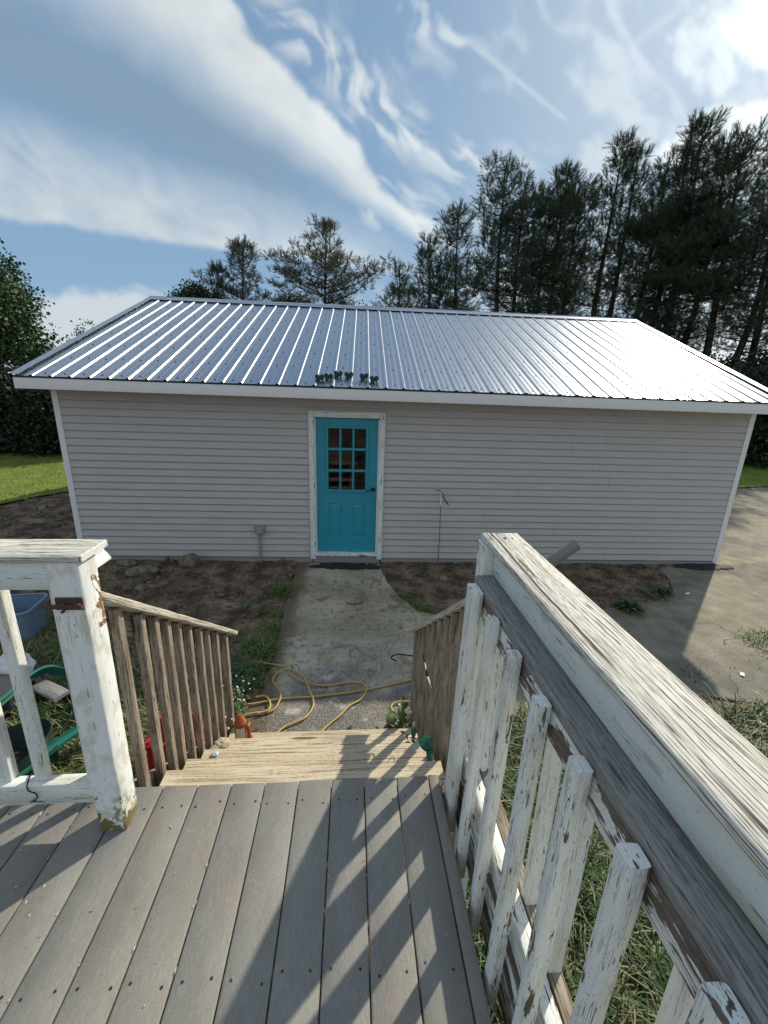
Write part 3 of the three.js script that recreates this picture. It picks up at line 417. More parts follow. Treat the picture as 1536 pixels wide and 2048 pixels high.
  part(G, 'roof_deck', (() => { const sh = new THREE.Shape([[EZ - 0.04, EY - 0.035], [RZ, RY - 0.03], [2 * RZ - EZ + 0.04, EY - 0.035], [2 * RZ - EZ + 0.04, EY - 0.075], [RZ, RY - 0.1], [EZ - 0.04, EY - 0.075]].map((p) => new THREE.Vector2(-p[0], p[1]))); const g = new THREE.ExtrudeGeometry(sh, { depth: XB - XA - 0.04, bevelEnabled: false }).rotateY(Math.PI / 2); g.translate(XA + 0.02, 0, 0); return crease(tilt(g), 0.3); })(), M.darkIn);
  part(G, 'closure_strip', tilt(bx(XB - XA - 0.05, 0.022, 0.02, (XA + XB) / 2, EY - 0.011, EZ - 0.028)), M.black);
  for (const back of [0, 1]) { part(G, 'fascia', crease(tilt(bx(XB - XA - 0.03, 0.132, 0.022, (XA + XB) / 2, EY - 0.088, back ? 2 * RZ - EZ + 0.03 : EZ - 0.03, 0.002)), 0.5), M.alu); part(G, 'soffit', tilt(bx(XB - XA - 0.06, 0.012, 0.41, (XA + XB) / 2, EY - 0.146, back ? 2 * RZ - EZ + 0.22 : EZ - 0.245)), M.alu); }
}
// on and by the garage
function snowGuard(x, y, z, turn, label) {
  const b = [x, y, z], t = thing('snow_guard', label, 'snow guard', b, 'dark snow guards on the metal roof above the door');
  const lobe = (s) => cyl(0.033, 0.036, 0.03, 20).rotateX(Math.PI / 2 - 0.25).translate(s * 0.036, 0.082, 0);
  const body = (() => { const sh = new THREE.Shape(); sh.moveTo(-0.045, 0.02); sh.bezierCurveTo(-0.05, 0.05, -0.06, 0.07, -0.05, 0.09); sh.lineTo(0.05, 0.09); sh.bezierCurveTo(0.06, 0.07, 0.05, 0.05, 0.045, 0.02); sh.closePath(); return new THREE.ExtrudeGeometry(sh, { depth: 0.026, bevelEnabled: true, bevelSize: 0.004, bevelThickness: 0.004, bevelSegments: 2 }).translate(0, 0, -0.012); })();
  part(t, 'plate', merge([lobe(-1), lobe(1), body]), M.guard); part(t, 'foot', bx(0.08, 0.018, 0.09, 0, 0.014, -0.02, 0.004), M.guard); part(t, 'clip', bx(0.026, 0.014, 0.01, 0.014, 0.026, 0.022, 0.003), M.alu); part(t, 'bracket', bx(0.03, 0.022, 0.05, 0.052, 0.022, -0.01, 0.004), M.alu);
  t.rotation.set(0.36, turn, 0); t.scale.setScalar(0.86); return t;
}
[[3.558, 2.572, 0.235, 0.1, 'dark green twin lobed snow guard on the roof, leftmost of the six above the door'], [3.672, 2.59, 0.193, -0.1, 'dark twin lobed snow guard, second from the left above the door'], [3.792, 2.626, 0.098, 0.05, 'dark twin lobed snow guard, third from the left and highest on the roof'], [3.933, 2.617, 0.12, 0, 'dark twin lobed snow guard, fourth from the left, last before the wide gap'], [4.133, 2.604, 0.155, 0.2, 'dark twin lobed snow guard just right of the wide gap'], [4.266, 2.575, 0.228, 0.1, 'dark twin lobed snow guard, rightmost and lowest of the six']].forEach((a) => snowGuard(...a));
{
  const b = [2.635, 0.0, 0.0], t = thing('electrical_box', 'small grey outlet box on a thin conduit against the siding left of the door', 'electrical box', b);
  part(t, 'box', merge([bx(0.125, 0.115, 0.07, 2.637, 0.455, 0.055, 0.008), bx(0.14, 0.05, 0.085, 2.637, 0.497, 0.058, 0.012)]), M.grayplastic, [b[0] * 2 - b[0], 0, 0]).position.set(-b[0], 0, 0);
  part(t, 'cover', bx(0.08, 0.09, 0.012, 0, 0.455, 0.095, 0.003), plain(0.33, 0.34, 0.345, 0.4)); part(t, 'conduit', merge([cyl(0.014, 0.014, 0.56, 12).translate(-0.012, 0.13, 0.048), cyl(0.02, 0.02, 0.05, 12).translate(-0.012, 0.385, 0.048), bx(0.06, 0.012, 0.012, -0.012, 0.18, 0.045)]), M.grayplastic);
  const q = [5.32, -0.08, 0.02], rod = thing('marker_rod', 'thin grey rod with a white tip leaning by the siding right of the door', 'rod', q);
  const tilt = (o) => o; part(rod, 'shaft', tilt(tube([[0.0, 0, 0.02], [-0.012, 0.5, 0.06], [-0.035, 0.97, 0.10]], 0.0055, 10, 6)), plain(0.22, 0.21, 0.2, 0.4, { metalness: 0.8 })); part(rod, 'sleeve', tube([[-0.036, 0.97, 0.10], [-0.04, 1.19, 0.12]], 0.0115, 4, 8), M.white);
  part(rod, 'wire', merge([tube([[-0.04, 1.185, 0.12], [-0.08, 1.21, 0.14], [-0.125, 1.20, 0.14]], 0.007, 8, 6), tube([[-0.035, 1.175, 0.125], [0.0, 1.09, 0.16], [0.065, 1.0, 0.17]], 0.0085, 8, 6)]), M.black);
}

// ---------------------------------------------------------------- the deck
const DY = 0.85, BW = 0.1405, PITCH = 0.1445, GAP0 = 3.1789;
{
  const b = [3.1, 0, 4.9], D = deckThing('deck', 'raised grey composite board deck above the steps', 'deck', b);
  const scr = [], rs = rng(31), tints = [[1, 1, 1], [0.93, 0.93, 0.94], [1.04, 1.02, 0.99], [0.97, 0.94, 0.92]].map((c) => tmat(TX.deck, 0.72, 0.0004, { color: new THREE.Color().setRGB(...c) }));
  for (let k = -9; k <= 8; k++) {
    const last = k === 8, w = last ? 0.045 : BW, x = GAP0 + PITCH * k + PITCH / 2 - (last ? (BW - w) / 2 : 0), front = 4.702 + (rs() - 0.5) * 0.010, back = 8.2, len = back - front;
    const g = alongZ(len, w, 0.025, { seed: 500 + k, TL: 1.6, TW: 0.40, e: 0.005, wob: 0.0003, seg: 24 });
    const o = part(D, 'deck_board', g, tints[Math.floor(rs() * 4)], [x, DY - 0.0125 + (rs() - 0.5) * 0.0016, (front + back) / 2]);
    if (!last) for (const z of [4.80, 5.365, 5.77, 6.2, 6.6]) for (const s of [-1, 1]) { const px = x + s * 0.042 + (rs() - 0.5) * 0.012, pz = z + (rs() - 0.5) * 0.03; scr.push(new THREE.RingGeometry(0.0012, 0.0042, 10).rotateX(-Math.PI / 2).translate(px - b[0], DY + 0.0012, pz - b[2])); scr.push(cyl(0.0042, 0.0042, 0.003, 10).translate(px - b[0], DY - 0.0004, pz - b[2])); }
  }
  part(D, 'deck_screw', merge(scr), M.screw, null, 'stuff');
  part(D, 'rim_joist', beam(2.65, 0.038, 0.2, { seed: 551 }), M.weather, [3.07, DY - 0.128, 4.735]);
  part(D, 'rim_joist', alongZ(3.4, 0.036, 0.2, { seed: 552 }), M.weather, [4.362, DY - 0.128, 6.45]);
  for (let i = 0; i < 4; i++) part(D, 'floor_joist', beam(2.5, 0.038, 0.18, { seed: 560 + i }), M.weather, [3.05, DY - 0.118, 5.37 + i * 0.41]);
  for (const [x, z] of [[4.32, 4.82], [1.8, 4.85], [4.3, 7.5], [1.8, 7.5]]) part(D, 'post', upright(0.9, 0.089, 0.089, { seed: 570 + z * 3 }), M.weather, [x, 0.18, z]);
}
// stairs
{
  const b = [3.77, -0.15, 4.1], S = deckThing('stairs', 'five yellow treated lumber steps between two slatted rails', 'steps', b);
  const fr = [4.465, 4.24, 4.01, 3.76, 3.535], lx = [3.08, 3.083, 3.088, 3.09, 3.092], rx = [4.452, 4.457, 4.449, 4.458, 4.464];
  const treadMats = [[1, 1, 1], [0.90, 0.88, 0.86], [0.96, 0.97, 0.97]].map((c) => tmat(TX.tread, 0.8, 0.001, { color: new THREE.Color().setRGB(...c) }));
  fr.forEach((z, i) => { const y = DY - 0.165 * (i + 1), dp = 0.285; part(S, 'tread', beam(rx[i] - lx[i], dp, 0.038, { seed: 600 + i * 3, TL: 1.45, TW: 0.42, e: 0.006, wob: 0.0008 }), treadMats[i % 3], [(lx[i] + rx[i]) / 2, y - 0.019, z + dp / 2]); });
  for (const x of [3.12, 3.77, 4.42]) { const g = new THREE.ExtrudeGeometry(new THREE.Shape([[4.72, 0.76], [4.46, 0.60], [3.56, -0.05], [3.56, -0.16], [3.75, -0.16], [4.72, 0.50]].map((p) => new THREE.Vector2(-p[0], p[1]))), { depth: 0.038, bevelEnabled: false }).rotateY(Math.PI / 2).translate(x - 0.019, -0.0, 0); part(S, 'stringer', g, M.weather, [0, 0, 0]); }
}
// stair rails
const capLow = (z) => 0.636 + 0.722 * (z - 3.187);
function stairRail(side, label) {
  const x = side < 0 ? 3.048 : 4.49, b = [x, -0.15, 3.9], S = deckThing('stair_railing', label, 'railing', b, 'stair railings');
  const zs = side < 0 ? [4.615, 4.46, 4.342, 4.222, 4.098, 3.972, 3.83, 3.695, 3.556, 3.352] : [4.53, 4.386, 4.24, 4.096, 3.95, 3.805, 3.66, 3.515, 3.37], rr = rng(side + 70);
  zs.forEach((z, i) => { const post = i === zs.length - 1 , w = post ? 0.045 : 0.037, d = post ? 0.05 : 0.034 + rr() * 0.006, top = capLow(z) - 0.002, bot = Math.max(-0.14, top - 1.04); const o = part(S, post ? 'post' : 'baluster', upright(top - bot, w, d, { seed: 640 + i * 3 + side * 50, wob: 0.0012, TL: 1.1, TW: 0.22 }), M.weather, [x + (rr() - 0.5) * 0.006, (top + bot) / 2, z]); o.rotation.x = (rr() - 0.5) * 0.012; o.rotation.z = (rr() - 0.5) * 0.012; });
  const z0 = side < 0 ? 3.165 : 3.15, z1 = 4.77, a = Math.atan(0.722), L = (z1 - z0) / Math.cos(a);
  const cx = side < 0 ? 3.045 : 4.515; part(S, 'handrail', alongZ(L, side < 0 ? 0.094 : 0.09, 0.034, { seed: 700 + side, TL: 1.7, TW: 0.3, e: 0.008, wob: 0.001 }).rotateX(-a), M.cap2 ?? M.grey, [cx, capLow((z0 + z1) / 2) + 0.021, (z0 + z1) / 2]);
  const a2 = a; part(S, 'upper_rail', alongZ(L - 0.25, 0.034, 0.085, { seed: 710 + side }).rotateX(-a2), M.weather, [x + side * 0.042, capLow(4.02) - 0.065, 4.02]);
  part(S, 'lower_rail', alongZ(L - 0.25, 0.034, 0.085, { seed: 720 + side }).rotateX(-a2), M.weather, [x + side * 0.042, capLow(4.02) - 0.93, 4.02]);
}
M.cap2 = tmat(TX.cap, 0.85, 0.0014, { color: new THREE.Color().setRGB(0.88, 0.85, 0.79) });
stairRail(-1, 'weathered brown slatted stair railing on the left of the steps'); stairRail(1, 'weathered brown slatted stair railing on the right of the steps');

// left deck railing
{
  const b = [3.07, DY, 4.84], L = deckThing('deck_railing', 'white painted deck railing with a thick post at the left of the steps', 'railing', b, 'deck railings');
  part(L, 'post', upright(1.128, 0.098, 0.1, { seed: 1, whole: true, e: 0.006, seg: 24, wob: 0.0007 }), M.post, [3.067, DY + 0.564 + 0.001, 4.843]);
  part(L, 'cap', beam(2.2, 0.163, 0.026, { seed: 801, TL: 1.9, TW: 0.34, e: 0.009 }), M.cap, [3.128 - 1.1, 1.989, 4.822]);
  part(L, 'cap_end', bx(0.006, 0.022, 0.150, 3.1305, 1.989, 4.822, 0.002).translate(-b[0], -b[1], -b[2]), M.paintA);
  part(L, 'upper_rail', beam(1.9, 0.036, 0.098, { seed: 803 }), M.paintC, [3.017 - 0.95, 1.926, 4.868]);
  part(L, 'bracket', alongZ(0.10, 0.034, 0.05, { seed: 805 }).rotateZ(0.6), M.paintC, [3.088, 1.925, 4.755]);
  part(L, 'lower_rail', beam(1.9, 0.05, 0.092, { seed: 807, wob: 0.001 }), M.paintA, [3.017 - 0.95, 1.013, 4.843]);
  for (let i = 0; i < 14; i++) { const x = 2.995 - 0.1735 * 0 - i * 0.1225 - (i ? 0.065 : 0); part(L, 'baluster', upright(0.82, 0.04, 0.038, { seed: 820 + i * 3, TL: 0.9, TW: 0.2 }), i ? M.paintA : M.paintC, [x - (i === 0 ? -0.002 : 0), 1.469, 4.826]); }
  const lt = part(L, 'latch', merge([bx(0.085, 0.044, 0.006, 3.072, 1.834, 4.8965, 0.002), cyl(0.0075, 0.0075, 0.112, 12).rotateZ(Math.PI / 2).translate(3.06, 1.828, 4.906), cyl(0.005, 0.005, 0.02, 8).rotateZ(Math.PI / 2).translate(3.002, 1.828, 4.906), bx(0.02, 0.02, 0.018, 3.10, 1.83, 4.905, 0.003), bx(0.02, 0.02, 0.018, 3.055, 1.83, 4.905, 0.003), cyl(0.004, 0.004, 0.012, 8).rotateX(Math.PI / 2).translate(3.05, 1.808, 4.902)]).translate(-b[0], -b[1], -b[2]), M.rust);
  const z = deckThing('cable_tie', 'loose black cable tie looped over the lower white rail', 'cable tie', [2.79, 1.06, 4.87]);
  part(z, 'strap', tube([[0.022, 0.06, -0.13], [-0.012, 0.03, -0.085], [-0.028, 0.004, -0.03], [-0.008, -0.008, 0.008], [0.016, -0.03, 0.006], [0.012, -0.055, 0.004], [-0.012, -0.07, 0.006]], 0.0026, 30, 6), M.black);
}
// right deck railing
{
  const b = [4.48, DY, 5.6], Z0 = 4.718, Z1 = 8.2, ZL = Z1 - Z0, ZC = (Z0 + Z1) / 2;
  const L = deckThing('deck_railing', 'white peeling deck railing with a wide bleached cap running along the right edge', 'railing', b, 'deck railings');
  part(L, 'cap', alongZ(Z1 - 4.625, 0.152, 0.027, { seed: 901, TL: 2.3, TW: 0.34, e: 0.009 }), M.cap, [4.571, 1.977, (4.625 + Z1) / 2]);
  part(L, 'fascia_board', alongZ(ZL, 0.03, 0.112, { seed: 903 }), M.paintC, [4.541, 1.907, ZC]);
  part(L, 'ledge', alongZ(ZL, 0.086, 0.038, { seed: 905, e: 0.005 }), M.grey, [4.5025, 1.830, ZC]);
  part(L, 'upper_rail', alongZ(ZL, 0.036, 0.082, { seed: 907, TL: 1.0 }), M.paintD, [4.479, 1.769, ZC + 0.04]);
  part(L, 'lower_rail', alongZ(ZL, 0.042, 0.105, { seed: 909 }), M.paintB, [4.482, 1.012, ZC]);
  part(L, 'lower_rail', alongZ(ZL, 0.04, 0.09, { seed: 911 }), M.weather, [4.529, 1.015, ZC]);
  part(L, 'rim_board', alongZ(ZL, 0.03, 0.25, { seed: 913 }), M.paintD, [4.474, 0.80, ZC]);
  part(L, 'post', upright(2.11, 0.089, 0.085, { seed: 915 }), M.paintA, [4.530, 0.907, 4.672]); part(L, 'post', upright(2.11, 0.089, 0.089, { seed: 917 }), M.paintA, [4.60, 0.907, 7.4]);
  [4.80, 5.018, 5.2, 5.388, 5.565, 5.738, 5.91, 6.09, 6.27, 6.45].forEach((z, i) => { const top = 1.832, bot = 0.70 + 0.012 * i; const o = part(L, 'baluster', upright(top - bot, 0.038, i ? 0.040 : 0.095, { seed: 930 + i * 7, e: 0.007, TL: 0.95, TW: 0.2, wob: 0.001 }), i === 0 || i === 1 ? M.paintA : M.paintB, [4.427 - 0.003 * (i % 2), (top + bot) / 2, z]); o.rotation.z = -0.018; });
  [4.86, 5.325, 5.48, 5.8, 5.96].forEach((z, i) => part(L, 'baluster', upright(0.72, 0.038, 0.038, { seed: 970 + i * 7, TL: 0.95, TW: 0.2 }), M.paintA, [4.529, 1.42, z]));
  const s = part(L, 'cap_screw', merge([cyl(0.006, 0.006, 0.003, 12).translate(4.57, 1.9915, 4.69), cyl(0.0035, 0.0035, 0.003, 8).translate(4.60, 1.9915, 4.69)]).translate(-b[0], -b[1], -b[2]), M.screw);
  const p = deckThing('pipe', 'short grey plastic pipe jutting up beyond the rail cap', 'pipe', [4.68, 1.86, 4.74]);
  const q = new THREE.Quaternion().setFromUnitVectors(new THREE.Vector3(0, 1, 0), new THREE.Vector3(0.66, 0.72, 0.2).normalize());
  part(p, 'tube', new THREE.LatheGeometry([[0.0, 0], [0.021, 0], [0.021, 0.185], [0.0235, 0.19], [0.0235, 0.2], [0.0205, 0.2], [0.0185, 0.185], [0.0185, 0.02], [0, 0.02]].map((v) => new THREE.Vector2(...v)), 28).applyQuaternion(q), plain(0.19, 0.19, 0.18, 0.6)); part(p, 'strap', bx(0.05, 0.03, 0.03, -0.01, 0.03, 0, 0.004), M.grayplastic);
}
// ---------------------------------------------------------------- things on and around the steps
{
  const j = deckThing('bottle_jack', 'small orange hydraulic bottle jack on the lowest step by the left rail', 'jack', [3.195, 0.026, 3.62]);
  const org = plain(0.34, 0.085, 0.025, 0.5), creaseLathe = (p, n) => crease(new THREE.LatheGeometry(p, n), 0.5);
  part(j, 'cylinder', creaseLathe([[0, 0], [0.041, 0], [0.041, 0.004], [0.040, 0.158], [0.042, 0.160], [0.042, 0.176], [0.037, 0.178], [0.037, 0.190], [0.031, 0.192], [0.031, 0.206], [0.023, 0.208], [0.022, 0.222], [0.014, 0.224], [0.013, 0.238], [0, 0.24]].map((v) => new THREE.Vector2(...v)), 28), org);
  part(j, 'label', new THREE.CylinderGeometry(0.0418, 0.0418, 0.125, 24, 1, true, -0.6, 1.7).translate(0, 0.085, 0), plain(0.66, 0.62, 0.56, 0.7)); part(j, 'pump', merge([cyl(0.014, 0.014, 0.13, 14).translate(0.060, 0.065, 0.01), cyl(0.013, 0.013, 0.04, 12).rotateX(Math.PI / 2).translate(0.060, 0.152, 0.012), bx(0.05, 0.02, 0.03, 0.038, 0.13, 0.005, 0.004)]), org); part(j, 'foot', bx(0.12, 0.012, 0.085, 0.015, 0.006, 0, 0.003), org);
  const crumple = (r, sy, seed) => { const g = new THREE.IcosahedronGeometry(r, 4), p = g.attributes.position, v = new THREE.Vector3(); for (let i = 0; i < p.count; i++) { v.fromBufferAttribute(p, i); const n = v.clone().normalize(), k = 1 + 0.45 * F2(n.x * 2.3 + seed, n.y * 2.3 + n.z * 3, 4, 1024, 1024, seed) + 0.28 * Math.abs(N2(n.x * 6 + n.z * 4, n.y * 6, 1024, 1024, seed + 3)); v.multiplyScalar(k); p.setXYZ(i, v.x, Math.max(-r * 0.45, v.y * sy), v.z); } return crease(g, 0.5); };
  const rag = deckThing('work_glove', 'crumpled tan work glove lying at the left end of a lower step', 'glove', [3.13, 0.215, 3.83]); part(rag, 'cloth', crumple(0.045, 0.6, 3), plain(0.45, 0.38, 0.26, 0.95)); part(rag, 'cuff', crumple(0.03, 0.6, 8).translate(-0.035, 0, 0.045), plain(0.36, 0.31, 0.22, 0.95));
  const wrap = deckThing('plastic_wrapper', 'small crumpled bluish clear plastic wrapper on the middle step', 'wrapper', [3.165, 0.364, 4.06]); part(wrap, 'film', crumple(0.02, 0.5, 12), plain(0.42, 0.48, 0.54, 0.25));
  const gs = deckThing('garden_stake', 'green plastic garden spike with a round flat head on a right step', 'garden spike', [4.425, 0.525, 4.36]);
  const gp = plain(0.004, 0.09, 0.05, 0.3); part(gs, 'head', creaseLathe([[0, 0], [0.037, 0], [0.040, 0.005], [0.040, 0.012], [0.034, 0.017], [0.02, 0.019], [0, 0.020]].map((v) => new THREE.Vector2(...v)), 28).rotateX(0.5).translate(-0.012, 0.085, -0.08), gp); part(gs, 'spike', cyl(0.019, 0.013, 0.15, 16).rotateX(-0.9).translate(0.0, 0.035, -0.025), gp); gs.position.y += 0.0;
  const fl = deckThing('fishing_float', 'slim black and cream fishing float hanging on the right stair slats', 'fishing float', [4.45, 0.87, 4.0]);
  const along = (y0, z0, y1, z1, r0, r1) => { const a = new THREE.Vector3(0, y0, z0), c = new THREE.Vector3(0, y1, z1), d = c.clone().sub(a), g = cyl(r1, r0, d.length(), 10); g.applyQuaternion(new THREE.Quaternion().setFromUnitVectors(new THREE.Vector3(0, 1, 0), d.clone().normalize())); return g.translate(...a.add(c).multiplyScalar(0.5).toArray()); };
  const cream = plain(0.62, 0.55, 0.42, 0.5); part(fl, 'body', merge([along(0.0, -0.10, -0.012, -0.03, 0.003, 0.005), along(-0.016, 0.02, -0.0, 0.14, 0.006, 0.0035)]), cream); part(fl, 'tip', merge([along(0.008, -0.165, 0.0, -0.10, 0.004, 0.0035), along(-0.012, -0.03, -0.016, 0.02, 0.0075, 0.007)]), M.black); part(fl, 'hook', tube([[0.0, -0.08, 0.06], [0.004, -0.115, 0.05], [0.004, -0.115, 0.09], [0.0, -0.085, 0.09], [0, -0.07, 0.11]], 0.0022, 16, 5), M.black);
}
// litter on the deck boards
{
  const r = rng(88), bits = []; const tri = (x, z, L, w, a, y = DY + 0.002) => { const g = new THREE.BufferGeometry(); const c = Math.cos(a), s = Math.sin(a), P = [[-L / 2, 0], [0, w / 2], [L / 2, 0], [0, -w / 2]].map(([p, q]) => [x + p * c - q * s, y + (Math.abs(q) > 0 ? 0.0025 : 0), z + p * s + q * c]); g.setAttribute('position', new THREE.Float32BufferAttribute([...P[0], ...P[1], ...P[2], ...P[0], ...P[2], ...P[3]], 3)); g.setAttribute('uv', new THREE.Float32BufferAttribute(new Array(12).fill(0), 2)); g.computeVertexNormals(); return g; };
  for (let i = 0; i < 70; i++) { const inGap = r() < 0.55, k = Math.floor(r() * 11) - 3, x = inGap ? GAP0 + PITCH * k + (r() - 0.5) * 0.006 : 2.6 + r() * 1.7, z = 4.75 + r() * 1.1; bits.push(tri(x, z, 0.006 + r() * 0.016, 0.002 + r() * 0.004, inGap ? Math.PI / 2 + (r() - 0.5) * 0.3 : r() * 6)); }
  for (let i = 0; i < 14; i++) bits.push(tri(2.55 + r() * 0.42, 4.93 + r() * 0.35, 0.008 + r() * 0.01, 0.006 + r() * 0.004, r() * 6));
  const g = merge(bits), o = single('leaf_litter', g, plain(0.50, 0.45, 0.34, 0.9), 'pale petals and seed husks scattered over the deck boards', 'litter', null, 'stuff'); o.rotation.y = PH;
}
// the yellow hose on the path
{
  const y = (x, z) => baseY(z) + 0.018 + 0.004;
  const run = (pts, lift = 0) => tube(pts.map(([x, z, h = 0]) => [x, y(x, z) + lift + h, z]), 0.0085, pts.length * 10, 8);
  const A = [[6.2, 2.55], [5.6, 2.62], [5.0, 2.66], [4.652, 2.699], [4.223, 2.828], [3.777, 2.911], [3.431, 2.943], [3.207, 2.999], [3.05, 3.02]];
  const B = [[3.05, 2.42], [3.264, 2.47], [3.402, 2.516], [3.476, 2.618], [3.623, 2.743, 0.012], [3.81, 2.778], [4.038, 2.734], [4.155, 2.762, 0.008], [4.191, 2.847, 0.018], [4.141, 2.952], [4.046, 3.029], [3.965, 3.141], [3.869, 3.251], [3.75, 3.42], [3.6, 3.6], [3.3, 3.66], [3.10, 3.55], [3.06, 3.35], [3.16, 3.14], [3.26, 3.102], [3.392, 3.077], [3.438, 2.931, 0.018], [3.388, 2.806], [3.324, 2.706], [3.335, 2.616], [3.411, 2.567, 0.016], [3.535, 2.604, 0.014], [3.619, 2.709, 0.02], [3.684, 2.873, 0.018], [3.725, 2.965], [3.726, 3.053], [3.676, 3.163], [3.527, 3.256], [3.42, 3.4]];
  const Dp = [[5.4, 3.05], [4.9, 3.0], [4.617, 2.995], [4.462, 2.993], [4.407, 3.034], [4.41, 3.108], [4.44, 3.2], [4.6, 3.3], [5.0, 3.32]], E = [[3.22, 2.93], [3.296, 2.917], [3.354, 2.99], [3.363, 3.076], [3.28, 3.12]];
  single('air_hose', merge([run(A), run(B), run(Dp), run(E, 0.01)]), M.hose, 'long yellow hose looped on the rough path below the steps', 'hose');
  single('rubber_strip', tube([[3.95, baseY(1.26) + 0.012, 1.26], [3.99, baseY(1.29) + 0.01, 1.29], [4.06, baseY(1.3) + 0.01, 1.306], [4.15, baseY(1.26) + 0.012, 1.265], [4.17, baseY(1.22) + 0.01, 1.22]], 0.005, 20, 6), M.black, 'thin black curl of rubber on the smooth middle of the path', 'rubber strip');
  single('rubber_strip', tube([[4.72, baseY(2.34) + 0.012, 2.35], [4.6, baseY(2.3) + 0.012, 2.32], [4.5, baseY(2.3) + 0.01, 2.31], [4.445, baseY(2.36) + 0.01, 2.36], [4.5, baseY(2.4) + 0.01, 2.42]], 0.0065, 24, 6), M.black, 'bent black strip on the path beside the right stair rail', 'rubber strip');
}
// black patching at the door and the right corner
function patch(name, cx, cz, rx, rz, seed, label) { const r = rng(seed), parts = []; for (let i = 0; i < 420; i++) { const a = r() * 6.283, q = Math.sqrt(r()) * (0.75 + 0.35 * N2(Math.cos(a) * 2 + seed, Math.sin(a) * 2, 1024, 1024, seed)), x = cx + Math.cos(a) * rx * q, z = cz + Math.sin(a) * rz * q, s = 0.008 + r() * 0.02; const g = new THREE.IcosahedronGeometry(s, 0).scale(1 + r(), 0.35 + r() * 0.3, 1 + r()).rotateY(r() * 6); parts.push(g.translate(x, baseY(z) + 0.012, z)); } return single(name, merge(parts), plain(0.018, 0.018, 0.02, 0.75), label, 'asphalt', null, 'stuff'); }
patch('asphalt_patch', 3.93, 0.2, 0.66, 0.13, 3, 'black crumbly cold patch in front of the door sill'); patch('asphalt_patch', 9.55, 0.1, 0.6, 0.13, 5, 'black crumbly cold patch at the right corner of the garage');
// rocks
function rockGeo(rx, ry, rz, seed, det = 3) { const g = new THREE.IcosahedronGeometry(1, det), p = g.attributes.position, v = new THREE.Vector3(), r = rng(seed), pl = []; for (let i = 0; i < 9; i++) pl.push([new THREE.Vector3(r() - 0.5, r() - 0.5, r() - 0.5).normalize(), 0.62 + 0.28 * r()]); for (let i = 0; i < p.count; i++) { v.fromBufferAttribute(p, i).normalize(); for (const [n, d] of pl) { const k = v.dot(n); if (k > d) v.addScaledVector(n, (d - k) * 0.9); } v.multiplyScalar(1 + 0.10 * F2(v.x * 3 + seed, v.y * 3 + v.z * 2, 3, 1024, 1024, seed & 31)); p.setXYZ(i, v.x * rx, v.y * ry, v.z * rz); } const uv = g.attributes.uv; for (let i = 0; i < p.count; i++) uv.setXY(i, p.getX(i) * 3 + p.getY(i), p.getZ(i) * 3 + p.getY(i)); return crease(g, 0.45); }
for (const [x, z, rx, ry, rz, s, turn, label] of [[1.64, 0.23, 0.15, 0.15, 0.12, 5, 0.3, 'pointed grey rock against the siding left of the outlet box'], [1.10, 0.50, 0.22, 0.07, 0.13, 8, 0.2, 'wide flat rock in the dirt left of the pointed rock'], [0.72, 0.14, 0.17, 0.05, 0.10, 11, -0.2, 'low half buried stone close to the siding behind the left post'], [1.30, 0.99, 0.07, 0.05, 0.06, 14, 0.5, 'fist sized stone in the dirt above the left stair rail'], [5.30, 0.62, 0.07, 0.05, 0.06, 17, 0.1, 'small round stone in the dirt near the foot of the thin rod']]) { const o = single('rock', rockGeo(rx, ry, rz, s), M.rock, label, 'rock', 'stones lying in the bare dirt'); o.position.set(x, groundY(x, z) + ry * 0.45, z); o.rotation.y = turn; }
// loose clods and pebbles in the dirt
{
  const r = rng(55), geo = rockGeo(1, 0.7, 0.9, 23, 1), list = []; const m4 = new THREE.Matrix4(), q = new THREE.Quaternion();
  while (list.length < 9000) { const x = -5 + r() * 14, z = 0.02 + r() * 3.6, bed = x < 3.3 || (z < 1.6 && x > 4.4 && x < 8.8); if (!bed || paved(x, z) > -0.03) { if (!(x < 0 && r() < 0.5)) continue; } const zz = x < 0 ? -5 + r() * 7 : z, s = 0.005 + 0.022 * Math.pow(r(), 3) + (r() < 0.05 ? 0.012 + 0.02 * r() : 0); list.push([x, zz, s]); }
  const im = new THREE.InstancedMesh(geo, M.rock, list.length); im.name = 'pebbles'; const col = new THREE.Color();
  list.forEach(([x, z, s], i) => { q.setFromEuler(new THREE.Euler(r() * 6, r() * 6, r() * 6)); m4.compose(new THREE.Vector3(x, groundY(x, z) + s * 0.3, z), q, new THREE.Vector3(s, s, s)); im.setMatrixAt(i, m4); const k = 0.7 + 0.7 * r(), w = r() < 0.15 ? 1.5 : 1; im.setColorAt(i, col.setRGB(k * w, k * 0.93 * w, k * 0.84 * w)); });
  scene.add(im); tag(im, 'pebbles and clods scattered in the bare dirt along the siding', 'pebbles', null, 'stuff');
}
